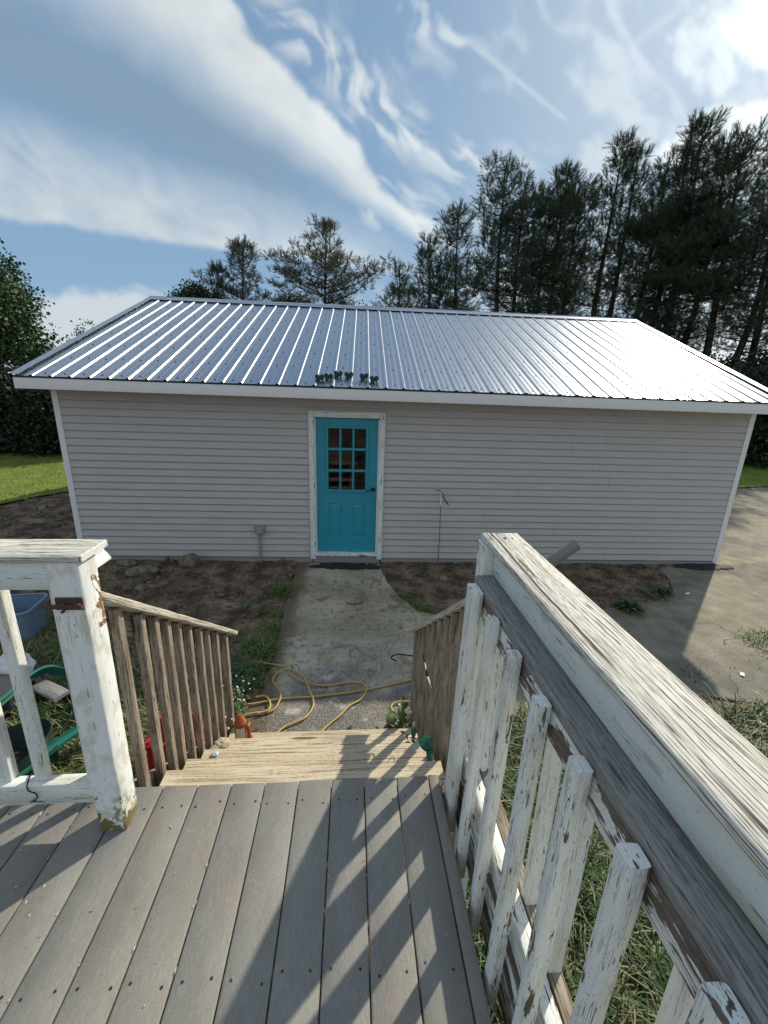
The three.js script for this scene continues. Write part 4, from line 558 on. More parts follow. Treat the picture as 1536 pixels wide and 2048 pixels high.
{
  const r = rng(57), g = new THREE.CylinderGeometry(0.5, 0.35, 1, 4).rotateZ(Math.PI / 2), list = []; while (list.length < 1500) { const x = -3 + r() * 12, z = 0.05 + r() * 3.4; if (paved(x, z) > -0.02 && r() > 0.02) continue; if (!(x < 3.4 || (z < 1.6 && x > 4.4 && x < 8.8)) ) continue; list.push([x, z]); }
  scatter('twig_litter', 'dry straw, root bits and wood chips lying on the bare dirt', list.length, (i) => { const [x, z] = list[i], L = 0.03 + 0.10 * r() * r(), w = 0.003 + 0.006 * r() * r(), k = 0.6 + 0.9 * r(); return { p: V(x, (paved(x, z) > -0.02 ? baseY(z) + 0.01 : groundY(x, z)) + 0.005, z), ry: r() * 6.283, rz: (r() - 0.5) * 0.5, s: V(L, w, w * (1 + 2 * r())), c: r() < 0.6 ? [0.34 * k, 0.26 * k, 0.15 * k] : [0.10 * k, 0.07 * k, 0.05 * k] }; }, g, plain(1, 1, 1, 0.95), null, 'litter');
}
for (const [x, z, a, w, label] of [[8.62, 1.0, 0.3, 0.07, 'small white paper scrap on the sunlit driveway farther from the rail'], [7.95, 2.65, 0.9, 0.05, 'torn white scrap on the driveway nearest the rail']]) { const o = single('paper_scrap', bx(w, 0.004, 0.035, 0, 0, 0).rotateZ(0.15), M.white, label, 'scrap'); o.position.set(x, baseY(z) + 0.016, z); o.rotation.y = a; }

// ---------------------------------------------------------------- clutter to the left below the deck
{
  const b = [0.42, -0.13, 1.93], t = thing('storage_tub', 'open blue grey plastic storage tub in the weeds beyond the left rail', 'tub', b);
  const ring = (w, d, r, y) => { const pts = []; for (let c = 0; c < 4; c++) { const cx = (c === 0 || c === 3 ? 1 : -1) * (w / 2 - r), cz = (c < 2 ? 1 : -1) * (d / 2 - r); for (let i = 0; i < 6; i++) { const a = c * Math.PI / 2 + i / 5 * Math.PI / 2; pts.push([cx + Math.cos(a) * r, y, cz + Math.sin(a) * r]); } } return pts; };
  const loft = (rs) => { const pos = [], idx = [], K = rs[0].length; for (const q of rs) for (const p of q) pos.push(...p); for (let j = 0; j < rs.length - 1; j++) for (let i = 0; i < K; i++) { const a = j * K + i, c = j * K + (i + 1) % K; idx.push(a, a + K, c, c, a + K, c + K); } const g = new THREE.BufferGeometry(); g.setAttribute('position', new THREE.Float32BufferAttribute(pos, 3)); g.setIndex(idx); return crease(g, 0.6); };
  part(t, 'body', loft([ring(0.1, 0.1, 0.04, 0.012), ring(0.52, 0.33, 0.05, 0.012), ring(0.54, 0.35, 0.06, 0.02), ring(0.57, 0.38, 0.06, 0.24), ring(0.60, 0.41, 0.07, 0.243), ring(0.615, 0.425, 0.07, 0.36), ring(0.61, 0.42, 0.07, 0.362), ring(0.585, 0.395, 0.065, 0.24), ring(0.55, 0.36, 0.06, 0.03), ring(0.1, 0.1, 0.04, 0.025)]), M.tub); part(t, 'rim', loft([ring(0.605, 0.415, 0.07, 0.345), ring(0.655, 0.465, 0.08, 0.35), ring(0.66, 0.47, 0.08, 0.368), ring(0.645, 0.455, 0.08, 0.378), ring(0.605, 0.415, 0.07, 0.372)]), M.tub);
  t.rotation.y = 0.15; t.scale.setScalar(1.0);
  const gf = thing('metal_frame', 'green painted metal frame of bent channel bars lying below the left rail', 'frame', [1.6, -0.14, 3.2]);
  const chan = (pts, w = 0.078) => { const crv = new THREE.CatmullRomCurve3(pts.map((p) => new THREE.Vector3(p[0] - 1.6, p[1] + 0.14, p[2] - 3.2)), false, 'centripetal'); const sh = new THREE.Shape([[-0.022, -w / 2], [0.0, -w / 2], [0.0, -0.014], [0.008, -0.01], [0.008, 0.01], [0.0, 0.014], [0.0, w / 2], [-0.022, w / 2], [-0.022, w / 2 - 0.004], [-0.006, w / 2 - 0.004], [-0.006, -w / 2 + 0.004], [-0.022, -w / 2 + 0.004]].map((p) => new THREE.Vector2(...p))); return new THREE.ExtrudeGeometry(sh, { steps: 24, extrudePath: crv, bevelEnabled: false }); };
  part(gf, 'bar', chan([[1.55, 0.0, 2.72], [1.42, 0.08, 2.76], [1.36, 0.10, 2.84], [1.32, 0.085, 3.15], [1.28, 0.07, 3.6]]), M.frame); part(gf, 'bar', chan([[2.2, 0.06, 3.30], [2.06, 0.06, 3.50], [1.95, 0.055, 3.76], [1.82, 0.05, 4.15]]), M.frame); part(gf, 'strut', tube([[-0.05, 0.05, -0.40], [-0.02, -0.0, -0.1], [0.15, 0.1, 0.1]], 0.012, 10, 8), M.frame);
  const pan = thing('plastic_trough', 'dark curved plastic trough lying between the green bars', 'trough', [1.70, -0.04, 3.66]); part(pan, 'shell', new THREE.CylinderGeometry(0.30, 0.27, 0.22, 40, 1, true).rotateZ(0.25), mat({ color: new THREE.Color().setRGB(0.02, 0.035, 0.03), roughness: 0.4, side: THREE.DoubleSide })); part(pan, 'base', cyl(0.27, 0.27, 0.012, 40).translate(0, -0.1, 0).rotateZ(0.25), plain(0.015, 0.02, 0.02, 0.6));
  for (const [x, y, z, L, ry, rz, label] of [[1.86, -0.02, 3.02, 0.5, -0.75, 0.06, 'short grey weathered plank in the weeds right of the green frame'], [1.52, 0.0, 2.95, 0.36, -0.5, 0.1, 'dark broken board end beneath the green frame']]) { const o = single('scrap_board', beam(L, 0.12, 0.03, { seed: 1100 + L * 100 }), M.grey, label, 'board'); o.position.set(x, y, z); o.rotation.set(0.1, ry, rz); }
  const bg = thing('black_bin', 'flat black plastic box near the white bag', 'box', [1.12, -0.13, 2.95]); part(bg, 'body', bx(0.36, 0.14, 0.3, 0, 0.08, 0, 0.02), plain(0.03, 0.033, 0.036, 0.5)); part(bg, 'lid', bx(0.39, 0.03, 0.33, 0, 0.16, 0, 0.012), plain(0.05, 0.053, 0.056, 0.5));
  const wb = thing('plastic_bag', 'crumpled white plastic bag at the far left in the weeds', 'bag', [0.93, -0.12, 2.62]); const g = new THREE.IcosahedronGeometry(0.17, 5), p = g.attributes.position, v = new THREE.Vector3(); for (let i = 0; i < p.count; i++) { v.fromBufferAttribute(p, i); const n = v.clone().normalize(); v.multiplyScalar(1 + 0.5 * F2(n.x * 1.8, n.y * 1.8 + n.z * 2, 4, 1024, 1024, 15) + 0.3 * Math.abs(N2(n.x * 5 + n.z * 3, n.y * 5, 1024, 1024, 17))); p.setXYZ(i, v.x, Math.max(-0.05, v.y * 0.8) + 0.07, v.z); } part(wb, 'film', crease(g, 0.5), plain(0.74, 0.74, 0.73, 0.4));
  const rt = thing('red_crate', 'bright red plastic crate behind the left stair slats', 'crate', [2.83, -0.15, 3.56]);
  const wall = (w, h, x, y, z, ry) => bx(w, h, 0.012, 0, y, 0, 0.004).rotateY(ry).translate(x, 0, z); part(rt, 'body', merge([wall(0.42, 0.3, 0, 0.16, 0.15, 0), wall(0.42, 0.3, 0, 0.16, -0.15, 0), wall(0.3, 0.3, 0.205, 0.16, 0, Math.PI / 2), wall(0.3, 0.3, -0.205, 0.16, 0, Math.PI / 2), bx(0.41, 0.012, 0.3, 0, 0.015, 0)]), M.red); part(rt, 'rim', merge([bx(0.45, 0.025, 0.03, 0, 0.315, 0.16, 0.006), bx(0.45, 0.025, 0.03, 0, 0.315, -0.16, 0.006), bx(0.03, 0.0245, 0.29, 0.215, 0.315, 0, 0.006), bx(0.03, 0.0245, 0.29, -0.215, 0.315, 0, 0.006)]), M.red); rt.rotation.y = 0.2; rt.scale.set(0.82, 0.95, 0.82);
  const pole = single('wooden_pole', beam(1.0, 0.035, 0.035, { seed: 1203, e: 0.015 }), M.weather, 'grey wooden pole lying in the grass below the right rail', 'pole'); pole.position.set(5.1, -0.09, 4.62); pole.rotation.set(0, 0.7, 0.05);
}

// ---------------------------------------------------------------- plants
function bladeGeo(w, h, bend) { const pos = [], pts = [[0, 0, w], [0.4, bend * 0.18, w * 0.9], [0.75, bend * 0.55, w * 0.6], [1, bend, 0]]; const P = pts.map(([t, b, ww]) => [[-ww / 2, t * h * (1 - 0.25 * bend * t), b * h], [ww / 2, t * h * (1 - 0.25 * bend * t), b * h]]); for (let i = 0; i < 3; i++) { const [a, b] = P[i], [c, d] = P[i + 1]; pos.push(...a, ...b, ...d); if (i < 2) pos.push(...a, ...d, ...c); } const g = new THREE.BufferGeometry(); g.setAttribute('position', new THREE.Float32BufferAttribute(pos, 3)); g.setAttribute('uv', new THREE.Float32BufferAttribute(new Array(pos.length / 3 * 2).fill(0), 2)); g.computeVertexNormals(); return g; }
const blade = bladeGeo(0.08, 1, 0.55), leafMat = new THREE.MeshPhysicalMaterial({ color: 0xffffff, roughness: 0.6, transmission: 0.3, thickness: 0, side: THREE.DoubleSide });
function scatter(name, label, n, place, geo, m, parent, category = 'grass') {
  const im = new THREE.InstancedMesh(geo, m, n); im.name = parent ? name : numbered(name); const m4 = new THREE.Matrix4(), q = new THREE.Quaternion(), col = new THREE.Color(); let c = 0;
  for (let i = 0; i < n; i++) { const s = place(i); if (!s) continue; q.setFromEuler(new THREE.Euler(s.rx ?? 0, s.ry ?? 0, s.rz ?? 0, 'YXZ')); m4.compose(s.p, q, s.s); im.setMatrixAt(c, m4); im.setColorAt(c, col.setRGB(...s.c)); c++; }
  im.count = c; (parent ?? scene).add(im); return parent ? (im.userData.kind = 'stuff', im.castShadow = im.receiveShadow = true, im) : tag(im, label, category, null, 'stuff');
}

const greens = (r) => { const k = 0.6 + 0.7 * r(), d = r(); return d < 0.22 ? [0.30 * k, 0.25 * k, 0.10 * k] : [0.08 * k + 0.03 * d, 0.175 * k + 0.02 * d, 0.028 * k]; };
{ // tall grass and hay under the right rail
  const r = rng(301);
  scatter('grass', 'tangled long grass and dry stalks below the right rail', 52000, () => { const x = 4.72 + Math.pow(r(), 1.5) * 4.2, z = 3.1 + r() * 4.4; if (x > 5 && z < driveBot(x) + 0.05 - 0.25 * r() * r()) return null; const dens = F2(x * 2.2, z * 2.2, 3, 1024, 1024, 3); if (dens < -0.3 - 0.4 * r()) return null; const near = F2(x * 0.8, z * 0.8, 2, 1024, 1024, 9), h = (0.08 + 0.2 * r()) * (0.8 + 0.7 * ss(-0.2, 0.3, dens)), dry = r() < 0.17 - 0.3 * near, k = 0.6 + 0.7 * r(); return { p: V(x, baseY(z) - 0.01 + (dry ? 0.05 * r() : 0), z), rx: dry ? 0.7 + r() * 0.9 : 0.15 + r() * 0.7, ry: r() * 6.283, s: V(dry ? 0.07 : 0.10 + 0.05 * r(), h * (dry ? 1.4 : 1), h), c: dry ? [0.30 * k, 0.25 * k, 0.11 * k] : [0.06 * k, 0.125 * k, 0.022 * k] }; }, blade, leafMat);
  const r2 = rng(302);
  scatter('grass', 'short mown grass blades over the far left lawn', 60000, () => { const z = -8.6 + r2() * 7, x = -14 + r2() * 12.2; if (z > lawnEdge(x) - 0.02 * r2()) return null; const h = 0.035 + 0.045 * r2(), k = 0.75 + 0.5 * r2(); return { p: V(x, baseY(z) + 0.02 + 0.03 * F2(x * 0.6, z * 0.6, 3, 1024, 1024, 43) + 0.10 * ss(-0.2, -2, x) * ss(2, 0, z) * ss(-6, -3, z), z), rx: 0.2 + r2() * 0.6, ry: r2() * 6.283, s: V(0.13, h, h), c: [0.185 * k, 0.23 * k, 0.036 * k] }; }, blade, leafMat);
  const r3 = rng(303); // tufts beside the path
  const tufts = [[3.10, 1.05, 0.14, 260, 0.15], [3.13, 0.9, 0.1, 120, 0.12], [3.1, 1.5, 0.12, 120, 0.08], [3.13, 1.85, 0.13, 160, 0.09], [3.10, 2.2, 0.17, 320, 0.16], [3.12, 2.45, 0.15, 260, 0.12], [3.1, 2.7, 0.18, 260, 0.10], [2.75, 2.2, 0.3, 120, 0.07], [2.5, 2.6, 0.35, 160, 0.09], [2.85, 2.85, 0.25, 160, 0.1], [4.62, 1.14, 0.11, 160, 0.09], [4.74, 1.32, 0.12, 180, 0.09], [4.92, 1.46, 0.09, 120, 0.08], [8.75, 2.1, 0.26, 420, 0.12], [8.55, 2.3, 0.2, 120, 0.07], [7.45, 2.63, 0.1, 50, 0.13], [7.85, 2.55, 0.25, 90, 0.05], [8.2, 2.45, 0.2, 80, 0.05], [1.0, 2.0, 0.6, 900, 0.13], [1.2, 2.7, 0.7, 1400, 0.16], [2.0, 3.0, 0.5, 800, 0.15], [2.3, 3.7, 0.5, 900, 0.15], [1.2, 3.7, 0.35, 300, 0.14], [0.7, 3.2, 0.6, 900, 0.16], [0.9, 0.75, 0.3, 130, 0.06], [1.6, 1.0, 0.35, 120, 0.05], [2.2, 2.1, 0.4, 180, 0.06], [0.2, 1.4, 0.4, 200, 0.09], [2.75, 3.3, 0.25, 200, 0.12], [8.2, 1.05, 0.2, 160, 0.12]];
  const lst = []; for (const [x, z, R0, n, h] of tufts) for (let i = 0; i < n; i++) { const a = r3() * 6.283, q = Math.sqrt(r3()) * R0; lst.push([x + Math.cos(a) * q, z + Math.sin(a) * q, h * (0.5 + 0.8 * r3())]); }
  scatter('grass', 'green weeds and grass tufts along the path edges and around the clutter', lst.length, (i) => { const [x, z, h] = lst[i]; return { p: V(x, groundY(x, z) - 0.005, z), rx: 0.1 + r3() * 0.85, ry: r3() * 6.283, s: V(0.09 + 0.06 * r3(), h, h), c: greens(r3) }; }, blade, leafMat);
  // clover
  const r4 = rng(304), clov = (() => { const l = []; for (let k = 0; k < 3; k++) { const a = k * 2.094; l.push(new THREE.CircleGeometry(0.5, 7).scale(0.8, 1, 1).rotateX(-Math.PI / 2 + 0.25).translate(0, 0, 0.55).rotateY(a)); } return merge(l); })();
  scatter('clover', 'dense clover patch beside the foot of the left stair rail', 2200, () => { const t = r4(), x = lerp(2.85, 3.16, r4()) + 0.06 * (r4() - 0.5), z = lerp(2.55, 3.45, t); if (F2(x * 5, z * 5, 2, 1024, 1024, 3) < -0.25) return null; const k = 0.6 + 0.7 * r4(), s = 0.011 + 0.01 * r4(); return { p: V(x, baseY(z) + 0.02 + 0.09 * r4(), z), rx: (r4() - 0.5) * 0.9, ry: r4() * 6, s: V(s, s, s), c: [0.06 * k, 0.13 * k, 0.03 * k] }; }, clov, leafMat, null, 'clover');
  const fl = new THREE.IcosahedronGeometry(1, 1), r5 = rng(305);
  scatter('clover_blossoms', 'small white clover blossoms beside the left stair rail', 26, () => { const x = lerp(2.87, 3.2, r5()), z = lerp(2.75, 3.45, r5()), s = 0.006 + 0.005 * r5(); return { p: V(x, baseY(z) + 0.10 + 0.08 * r5(), z), s: V(s, s, s), c: [0.75, 0.74, 0.66] }; }, fl, plain(1, 1, 1, 0.9), null, 'flowers');
}
// broad-leaved weeds
function leafGeo(L, W, droop, fold = 0.2) { const n = 6, pos = [], idx = []; for (let i = 0; i <= n; i++) { const t = i / n, w = W * Math.sin(Math.PI * Math.pow(t, 0.75)) * 0.5 + 0.002, y = L * (Math.sin(t * 1.3) * 0.55 - droop * t * t), z = L * t * (1 - 0.12 * t); pos.push(-w, y + fold * w, z, 0, y, z, w, y + fold * w, z); } for (let i = 0; i < n; i++) for (let k = 0; k < 2; k++) { const a = i * 3 + k; idx.push(a, a + 1, a + 3, a + 1, a + 4, a + 3); } const g = new THREE.BufferGeometry(); g.setAttribute('position', new THREE.Float32BufferAttribute(pos, 3)); g.setAttribute('uv', new THREE.Float32BufferAttribute(new Array(pos.length / 3 * 2).fill(0), 2)); g.setIndex(idx); g.computeVertexNormals(); return g; }
function weed(name, label, x, z, n, L, W, seed, color, extra) {
  const r = rng(seed), t = thing(name, label, 'weed', [x, groundY(x, z), z], 'leafy weeds'); const mm = [0.8, 1, 1.25].map((k) => { const m = leafMat.clone(); m.color.setRGB(color[0] * k, color[1] * k, color[2] * k); return m; });
  for (let i = 0; i < n; i++) { const s = 0.55 + 0.6 * r(), g = leafGeo(L * s, W * s, 0.25 + 0.55 * r(), 0.25); const o = part(t, 'leaf', g, mm[i % 3]); o.rotation.order = 'YXZ'; o.rotation.set(-0.75 + 0.9 * r(), i * 2.4 + r() * 0.6, 0); o.position.set((r() - 0.5) * 0.12, 0.004, (r() - 0.5) * 0.08); }
  extra?.(t, r, mm); return t;
}
weed('weed', 'leafy green weed clump at the dirt edge beyond the bleached cap', 7.55, 1.40, 80, 0.24, 0.055, 11, [0.06, 0.125, 0.035]); weed('weed', 'smaller dark weed clump at the dirt edge nearer the garage corner', 8.28, 1.0, 50, 0.18, 0.045, 12, [0.045, 0.09, 0.03]);
weed('weed', 'single pale leaf sprig lying in the dirt left of the path', 2.75, 1.45, 3, 0.14, 0.07, 14, [0.10, 0.15, 0.07]);
weed('weed', 'broad leaved plant at the foot of the right stair rail', 4.46, 3.30, 13, 0.20, 0.10, 13, [0.09, 0.14, 0.03], (t, r, mm) => { for (let i = 0; i < 5; i++) { const a = r() * 6, h = 0.22 + 0.18 * r(), dx = Math.cos(a) * 0.05 + 0.03, dz = Math.sin(a) * 0.05; part(t, 'stem', tube([[0, 0, 0], [dx * 0.4, h * 0.6, dz * 0.4], [dx, h, dz]], 0.0025, 8, 5), mm[1]); part(t, i % 2 ? 'blossom' : 'bud', new THREE.IcosahedronGeometry(0.011, 1).translate(dx, h + 0.008, dz), i % 2 ? M.white : mm[2]); for (let k = 0; k < 4; k++) { const o = part(t, 'leaf', leafGeo(0.07, 0.028, 0.3), mm[k % 3]); o.rotation.order = 'YXZ'; o.rotation.set(-0.3, r() * 6, 0); o.position.set(dx * k / 4, h * (0.3 + k * 0.17), dz * k / 4); } } });
weed('weed', 'low leafy sprig in front of the lowest step', 4.05, 3.36, 12, 0.11, 0.035, 15, [0.07, 0.13, 0.03]);
weed('weed', 'leafy shoots growing through the right end of the steps', 4.50, 3.80, 9, 0.12, 0.03, 16, [0.04, 0.10, 0.03], (t) => { t.position.y = 0.22; });

// ---------------------------------------------------------------- trees
const tuft = (() => { // a pine twig: needles brushed forward round an axis along z
  const r = rng(71), pos = []; for (let i = 0; i < 26; i++) { const a = i * 2.4, t0 = (i / 26) * 0.8, spread = 0.35 + 0.45 * r(), L = 0.30 + 0.22 * r(), d = V(Math.cos(a) * spread, Math.sin(a) * spread, 0.75).normalize(), s = V(-Math.sin(a), Math.cos(a), 0).multiplyScalar(0.016), b = V(0, 0, t0), e = b.clone().addScaledVector(d, L); pos.push(b.x - s.x, b.y - s.y, b.z, b.x + s.x, b.y + s.y, b.z, e.x, e.y, e.z); }
  pos.push(-0.012, 0, 0, 0.012, 0, 0, 0, 0, 0.95, 0, -0.012, 0, 0, 0.012, 0, 0, 0, 0.95);
  const g = new THREE.BufferGeometry(); g.setAttribute('position', new THREE.Float32BufferAttribute(pos, 3)); g.setAttribute('uv', new THREE.Float32BufferAttribute(new Array(pos.length / 3 * 2).fill(0), 2)); g.computeVertexNormals(); return g;
})();
const needleMat = new THREE.MeshPhysicalMaterial({ color: 0xffffff, roughness: 0.75, transmission: 0.3, thickness: 0, side: THREE.DoubleSide });
function limbTube(pts, r0, r1, rad = 5) { const c = new THREE.CatmullRomCurve3(pts), n = pts.length * 2, g = new THREE.TubeGeometry(c, n, 1, rad, false), p = g.attributes.position, v = new THREE.Vector3(), o = new THREE.Vector3(); for (let j = 0; j <= n; j++) { c.getPointAt(j / n, o); const rr = lerp(r0, r1, j / n); for (let i = 0; i <= rad; i++) { const k = j * (rad + 1) + i; v.fromBufferAttribute(p, k).sub(o).multiplyScalar(rr).add(o); p.setXYZ(k, v.x, v.y, v.z); } } const uv = g.attributes.uv; for (let i = 0; i < uv.count; i++) uv.setXY(i, uv.getY(i), uv.getX(i) * n * 0.15); return g; }
function pine(label, x, z, h, base, rad, seed, dens, o = {}) {
  const r = rng(seed), t = thing('pine_tree', label, 'pine tree', [x, -0.1, z], 'pines standing behind the garage'), wood = [], tips = [];
  const trunks = o.trunks ?? [[0, 0, 1]];
  for (const [tx, tz, hf] of trunks) {
    const H = h * hf, lean = [(o.lean ?? 0) + (r() - 0.5) * 0.5, (r() - 0.5) * 0.5], at = (y) => { const q = y / H; return V(tx * (0.25 + 0.75 * Math.min(1, q * 2)) + lean[0] * q + 0.12 * Math.sin(q * 5 + seed), y, tz * Math.min(1, q * 2) + lean[1] * q); };
    const R0 = 0.016 * H + 0.03; wood.push(limbTube([at(0), at(H * 0.25), at(H * 0.5), at(H * 0.75), at(H * 0.98)], R0, 0.015, 8));
    let y = base * (0.8 + 0.3 * r()); if (!o.clean) for (let yy = base * 0.45; yy < base; yy += 0.35 + 0.4 * r()) { const a = r() * 6.283, L = rad * (0.3 + 0.5 * r()), p0 = at(yy); wood.push(limbTube([p0, p0.clone().add(V(Math.cos(a) * L * 0.5, 0.06 * L, Math.sin(a) * L * 0.5)), p0.clone().add(V(Math.cos(a) * L, -0.05 * L + 0.2 * L * r(), Math.sin(a) * L))], 0.022, 0.005, 4)); }
    while (y < H * 0.985) {
      const q = (y - base) / (H - base), shape = (o.clean ? ((k) => Math.pow(1 - k, 0.8) * (0.8 + 0.3 * Math.sin(k * 14 + seed))) : ((k) => Math.pow(1 - k, 0.55) * (0.86 + 0.22 * Math.sin(k * 9 + seed)) * (0.75 + 0.25 * Math.min(1, k * 4))))(clamp(q)), nb = 3 + Math.floor(r() * 3), a0 = r() * 6.283;
      for (let b = 0; b < nb; b++) {
        if (r() < 0.10) continue;
        const a = a0 + b / nb * 6.283 + (r() - 0.5) * 0.6, L = Math.max(0.28, rad * 1.3 * shape * (0.55 + 0.6 * r()) * (trunks.length > 1 ? 0.85 : 1)), up = lerp(0.02, 1.0, Math.pow(clamp(q), 1.5)) + (r() - 0.5) * 0.3, p0 = at(y + (r() - 0.5) * 0.15), dir = V(Math.cos(a), 0, Math.sin(a));
        const P = (s) => p0.clone().addScaledVector(dir, L * s).add(V(0, L * (Math.tan(up * 0.6) * s * 0.75 + 0.28 * s * s), 0));
        wood.push(limbTube([P(0), P(0.35), P(0.7), P(1)], 0.012 + 0.012 * L, 0.006, 4));
        const nc = Math.max(2, Math.round(L * 2.6 * Math.sqrt(dens))), per = Math.round(8.5 * Math.sqrt(dens));
        for (let c = 0; c < nc; c++) {
          const s = 0.25 + 0.75 * Math.pow((c + r()) / nc, 0.8), side = (r() - 0.5) * 2, w = 0.5 * L * (1.05 - Math.abs(s - 0.6)) * side, cc = P(Math.min(s, 1)).add(V(-dir.z * w, 0.12 * Math.abs(w) + 0.05, dir.x * w)), cr = 0.16 + 0.16 * r();
          for (let i = 0; i < per; i++) { const d = V(r() - 0.5, (r() - 0.5) * (o.clean ? 0.5 : 0.8), r() - 0.5).multiplyScalar(cr * 2); tips.push([cc.clone().add(d), Math.atan2(d.z, d.x) + (r() - 0.5), -0.1 + 1.3 * r(), 0.22 + 0.22 * r()]); }
        }
        tips.push([P(0.97), a, 0.35 + 0.5 * q + 0.2 * r(), 0.5]); if (q > 0.3) for (let i = 0; i < 3; i++) tips.push([P(0.8 + 0.18 * r()), a + r() - 0.5, 1.1 + 0.4 * r(), 0.42 + 0.2 * r()]);
      }
      y += (0.34 + 0.22 * r()) * (h > 11 ? 1.05 : 0.9);
    }
    for (let i = 0; i < 7; i++) tips.push([at(H * (0.90 + 0.015 * i)), r() * 6.283, 1.15 + 0.3 * r(), 0.45]); tips.push([at(H * 0.97), 0, 1.5, 0.7]);
  }
  part(t, 'trunk', merge(wood), M.bark); const tone = o.tone ?? [0.042, 0.070, 0.026];
  scatter('crown', null, tips.length, (i) => { const [p, a, e, s] = tips[i], k = 0.6 + 0.9 * r(); return { p, ry: Math.PI / 2 - a, rx: -e, s: V(s, s, s), c: [tone[0] * k, tone[1] * k, tone[2] * k] }; }, tuft, needleMat, t);
  return t;
}
const PINES = [
  ['pale green pine standing alone behind the middle of the roof ridge', 1.9, -22, 11.3, 4.4, 4.3, 1, 1.9, { tone: [0.05, 0.055, 0.024], clean: true }],
  ['pine with a pointed top left of the lone pine behind the ridge', -3.0, -22, 10.1, 3.8, 3.0, 2, 2.0, { tone: [0.045, 0.055, 0.024], clean: true }],
  ['lower bushy pine leaning on the pointed pine behind the ridge', -4.5, -21.5, 8.9, 3.0, 2.3, 3, 2.0, { tone: [0.038, 0.05, 0.022], clean: true }],
  ['small thin pine at the left end of the dark pine row', 5.9, -21, 9.2, 3.4, 1.9, 4, 1.9, {}],
  ['slim pine with a pointed crown, second from the left in the dark row', 7.6, -20, 10.2, 4.0, 1.8, 5, 2.0, {}],
  ['narrow dark pine left of the twin trunked pine', 9.1, -19.3, 11.5, 5.0, 1.7, 6, 2.2, {}],
  ['tall dark pine with two close trunks above the ridge', 11.25, -17, 12.6, 6.8, 2.5, 7, 1.9, { trunks: [[-0.3, 0, 1], [0.35, 0.2, 0.93]] }],
  ['dense broad pine with several slanting trunks', 13.6, -17.2, 12.5, 6.4, 2.4, 8, 2.1, { trunks: [[-0.5, 0, 0.93], [0.1, 0.3, 1], [0.75, -0.2, 0.96]] }],
  ['sparse see-through pine with one straight trunk', 15.7, -16.2, 13.3, 6.2, 1.5, 9, 1.1, { trunks: [[-0.2, 0, 1], [0.55, 0.3, 0.98]], clean: false }],
  ['dense black-green pine beside the tallest pine', 17.2, -15.2, 12.7, 4.6, 2.2, 10, 2.5, { trunks: [[-0.3, 0, 0.97], [0.6, 0, 1]] }],
  ['tallest pine of the dark row, close to its right end', 18.1, -14.3, 13.2, 4.6, 2.3, 11, 2.5, { trunks: [[-0.3, 0, 1], [0.5, 0.4, 0.94]] }],
  ['forked pine with a thick dark trunk beyond the right roof edge', 19.4, -13.2, 12.6, 6.3, 2.3, 12, 1.8, { trunks: [[-0.25, 0, 1], [1.1, 0.2, 0.95]] }],
  ['last pine at the right, half out of view', 21.6, -13.6, 12.2, 5.6, 2.2, 13, 1.7, {}],
];
for (const a of PINES) pine(...a);
// leaf clumps for broad-leaved trees, hedges and far woods
const clump = (() => { const r = rng(81), pos = []; for (let i = 0; i < 22; i++) { const c = V(r() - 0.5, r() - 0.5, r() - 0.5).multiplyScalar(1.5), a = V(r() - 0.5, r() - 0.5, r() - 0.5).normalize(), b = V(r() - 0.5, r() - 0.5, r() - 0.5).cross(a).normalize(), L = 0.20 + 0.14 * r(), W = L * 0.34, e = c.clone().addScaledVector(a, L), m1 = c.clone().addScaledVector(a, L * 0.45).addScaledVector(b, W), m2 = c.clone().addScaledVector(a, L * 0.45).addScaledVector(b, -W); pos.push(...c.toArray(), ...m1.toArray(), ...e.toArray(), ...c.toArray(), ...e.toArray(), ...m2.toArray()); } const g = new THREE.BufferGeometry(); g.setAttribute('position', new THREE.Float32BufferAttribute(pos, 3)); g.setAttribute('uv', new THREE.Float32BufferAttribute(new Array(pos.length / 3 * 2).fill(0), 2)); g.computeVertexNormals(); return g; })();
const foliage = plain(1, 1, 1, 0.65, { side: THREE.DoubleSide });
function broadleaf(label, x, z, h, lobes, n, seed, tone, scale = 0.42) {
  const r = rng(seed), t = thing('broadleaf_tree', label, 'tree', [x, -0.1, z], 'broad leaved trees around the garage'), wood = []; const fork = V(0.1, h * 0.34, 0); wood.push(limbTube([V(0, 0, 0), V(0.05, h * 0.17, 0), fork], 0.03 * h * 0.7, 0.018 * h, 8));
  for (const [lx, ly, lz, lr] of lobes) wood.push(limbTube([fork, V(lx * 0.45, lerp(fork.y, ly, 0.55), lz * 0.45), V(lx, ly, lz)], 0.011 * h, 0.01, 5)); part(t, 'trunk', merge(wood), M.bark);
  const tot = lobes.reduce((s, l) => s + l[3] * l[3], 0), pts = []; for (const [lx, ly, lz, lr] of lobes) { const m = Math.round(n * lr * lr / tot); for (let i = 0; i < m; i++) { const d = V(r() - 0.5, r() - 0.5, r() - 0.5).normalize(), k = lr * (0.45 + 0.62 * Math.sqrt(r())) * (1 + 0.35 * F2(d.x * 2 + lx, d.y * 2 + d.z, 2, 1024, 1024, 5)); pts.push(V(lx + d.x * k, ly + d.y * k * 0.85, lz + d.z * k)); } }
  scatter('crown', null, pts.length, (i) => { const k = 0.6 + 0.8 * r(), s = scale * (0.7 + 0.6 * r()); return { p: pts[i], rx: r() * 6, ry: r() * 6, s: V(s, s, s), c: [tone[0] * k, tone[1] * k, tone[2] * k] }; }, clump, foliage, t); return t;
}
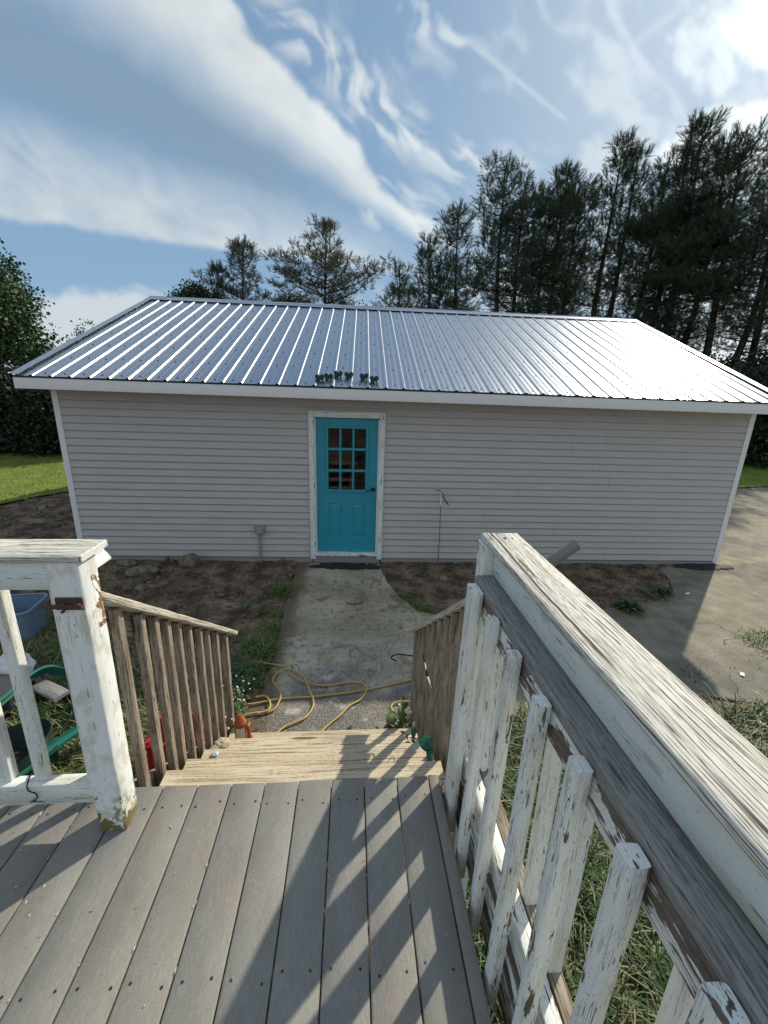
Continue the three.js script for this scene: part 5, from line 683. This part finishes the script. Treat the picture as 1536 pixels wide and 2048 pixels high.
broadleaf('tall broad leaved tree at the far left beyond the lawn', -9.6, -11, 7.0, [[0.3, 5.6, 0, 1.3], [1.2, 4.7, 0.4, 1.15], [-1.2, 5.2, 0.2, 1.5], [1.5, 3.7, 0.2, 0.9], [0.2, 3.9, 0.6, 1.2], [-0.4, 6.4, 0, 0.9], [2.0, 3.2, 0, 0.6], [-2, 4, 0, 1.5]], 1900, 21, [0.055, 0.10, 0.03]);
broadleaf('thin young tree top showing above the left roof slope', -7.4, -13.4, 4.6, [[0.0, 4.3, 0, 0.22], [-0.2, 3.8, 0, 0.4], [0.25, 3.1, 0, 0.5], [0.1, 4.75, 0, 0.12]], 80, 22, [0.04, 0.075, 0.025], 0.3);
broadleaf('round leafy tree top between the two pines behind the ridge', -0.5, -24, 8.4, [[0, 6.7, 0, 1.4], [1.2, 6.4, 0, 1.2], [-1.3, 6.2, 0, 1.3]], 900, 23, [0.03, 0.055, 0.02]);
broadleaf('yellow green leafy tree top right of the lone pine behind the ridge', 3.6, -23, 7.6, [[0, 6.1, 0, 1.2], [1.2, 5.7, 0, 1.0], [-1, 5.9, 0, 1.1]], 800, 24, [0.06, 0.075, 0.02]);
broadleaf('small leafy tree top at the left end of the roof ridge', -5.9, -22, 8.4, [[0.2, 7.4, 0, 0.65], [-0.7, 6.8, 0, 0.7], [0.9, 6.7, 0, 0.7]], 520, 25, [0.03, 0.055, 0.02]);
function woods(name, label, n, box, seed, tone, scale) { const r = rng(seed); scatter(name, label, n, () => { const u = r(), x = lerp(box.x0, box.x1, u), z = lerp(box.z0, box.z1, r()) + (box.bend ?? 0) * u, top = box.top(x) * (0.85 + 0.3 * F2(x * 0.7, z * 0.7, 3, 1024, 1024, seed)), y = -0.1 + top * Math.pow(r(), 0.8), k = 0.55 + 0.8 * r(), s = scale * (0.7 + 0.7 * r()); return { p: V(x, y, z), rx: r() * 6, ry: r() * 6, s: V(s, s, s), c: [tone[0] * k, tone[1] * k, tone[2] * k] }; }, clump, foliage, null, 'woods'); }
woods('woodland', 'dark undergrowth at the wood edge behind the left lawn', 6500, { x0: -18, x1: -4.2, z0: -8.6, z1: -11.5, top: () => 2.9 }, 31, [0.022, 0.036, 0.014], 0.42);
woods('woodland', 'dark wooded bank behind the far right of the driveway', 9000, { x0: 15.0, x1: 34, z0: -10.2, z1: -15, bend: 4, top: (x) => pw(x, [[15, 2.6], [18, 4.2], [21, 5.0], [34, 5.6]]) }, 32, [0.024, 0.036, 0.014], 0.45);
woods('woodland', 'low far wood seen between the pine trunks behind the garage', 9000, { x0: -12, x1: 22, z0: -25, z1: -29, top: (x) => pw(x, [[-12, 6.6], [-6, 7.5], [4, 7.5], [7, 6.4], [22, 4.8]]) }, 33, [0.03, 0.045, 0.017], 0.6);

renderer.render(scene, camera);
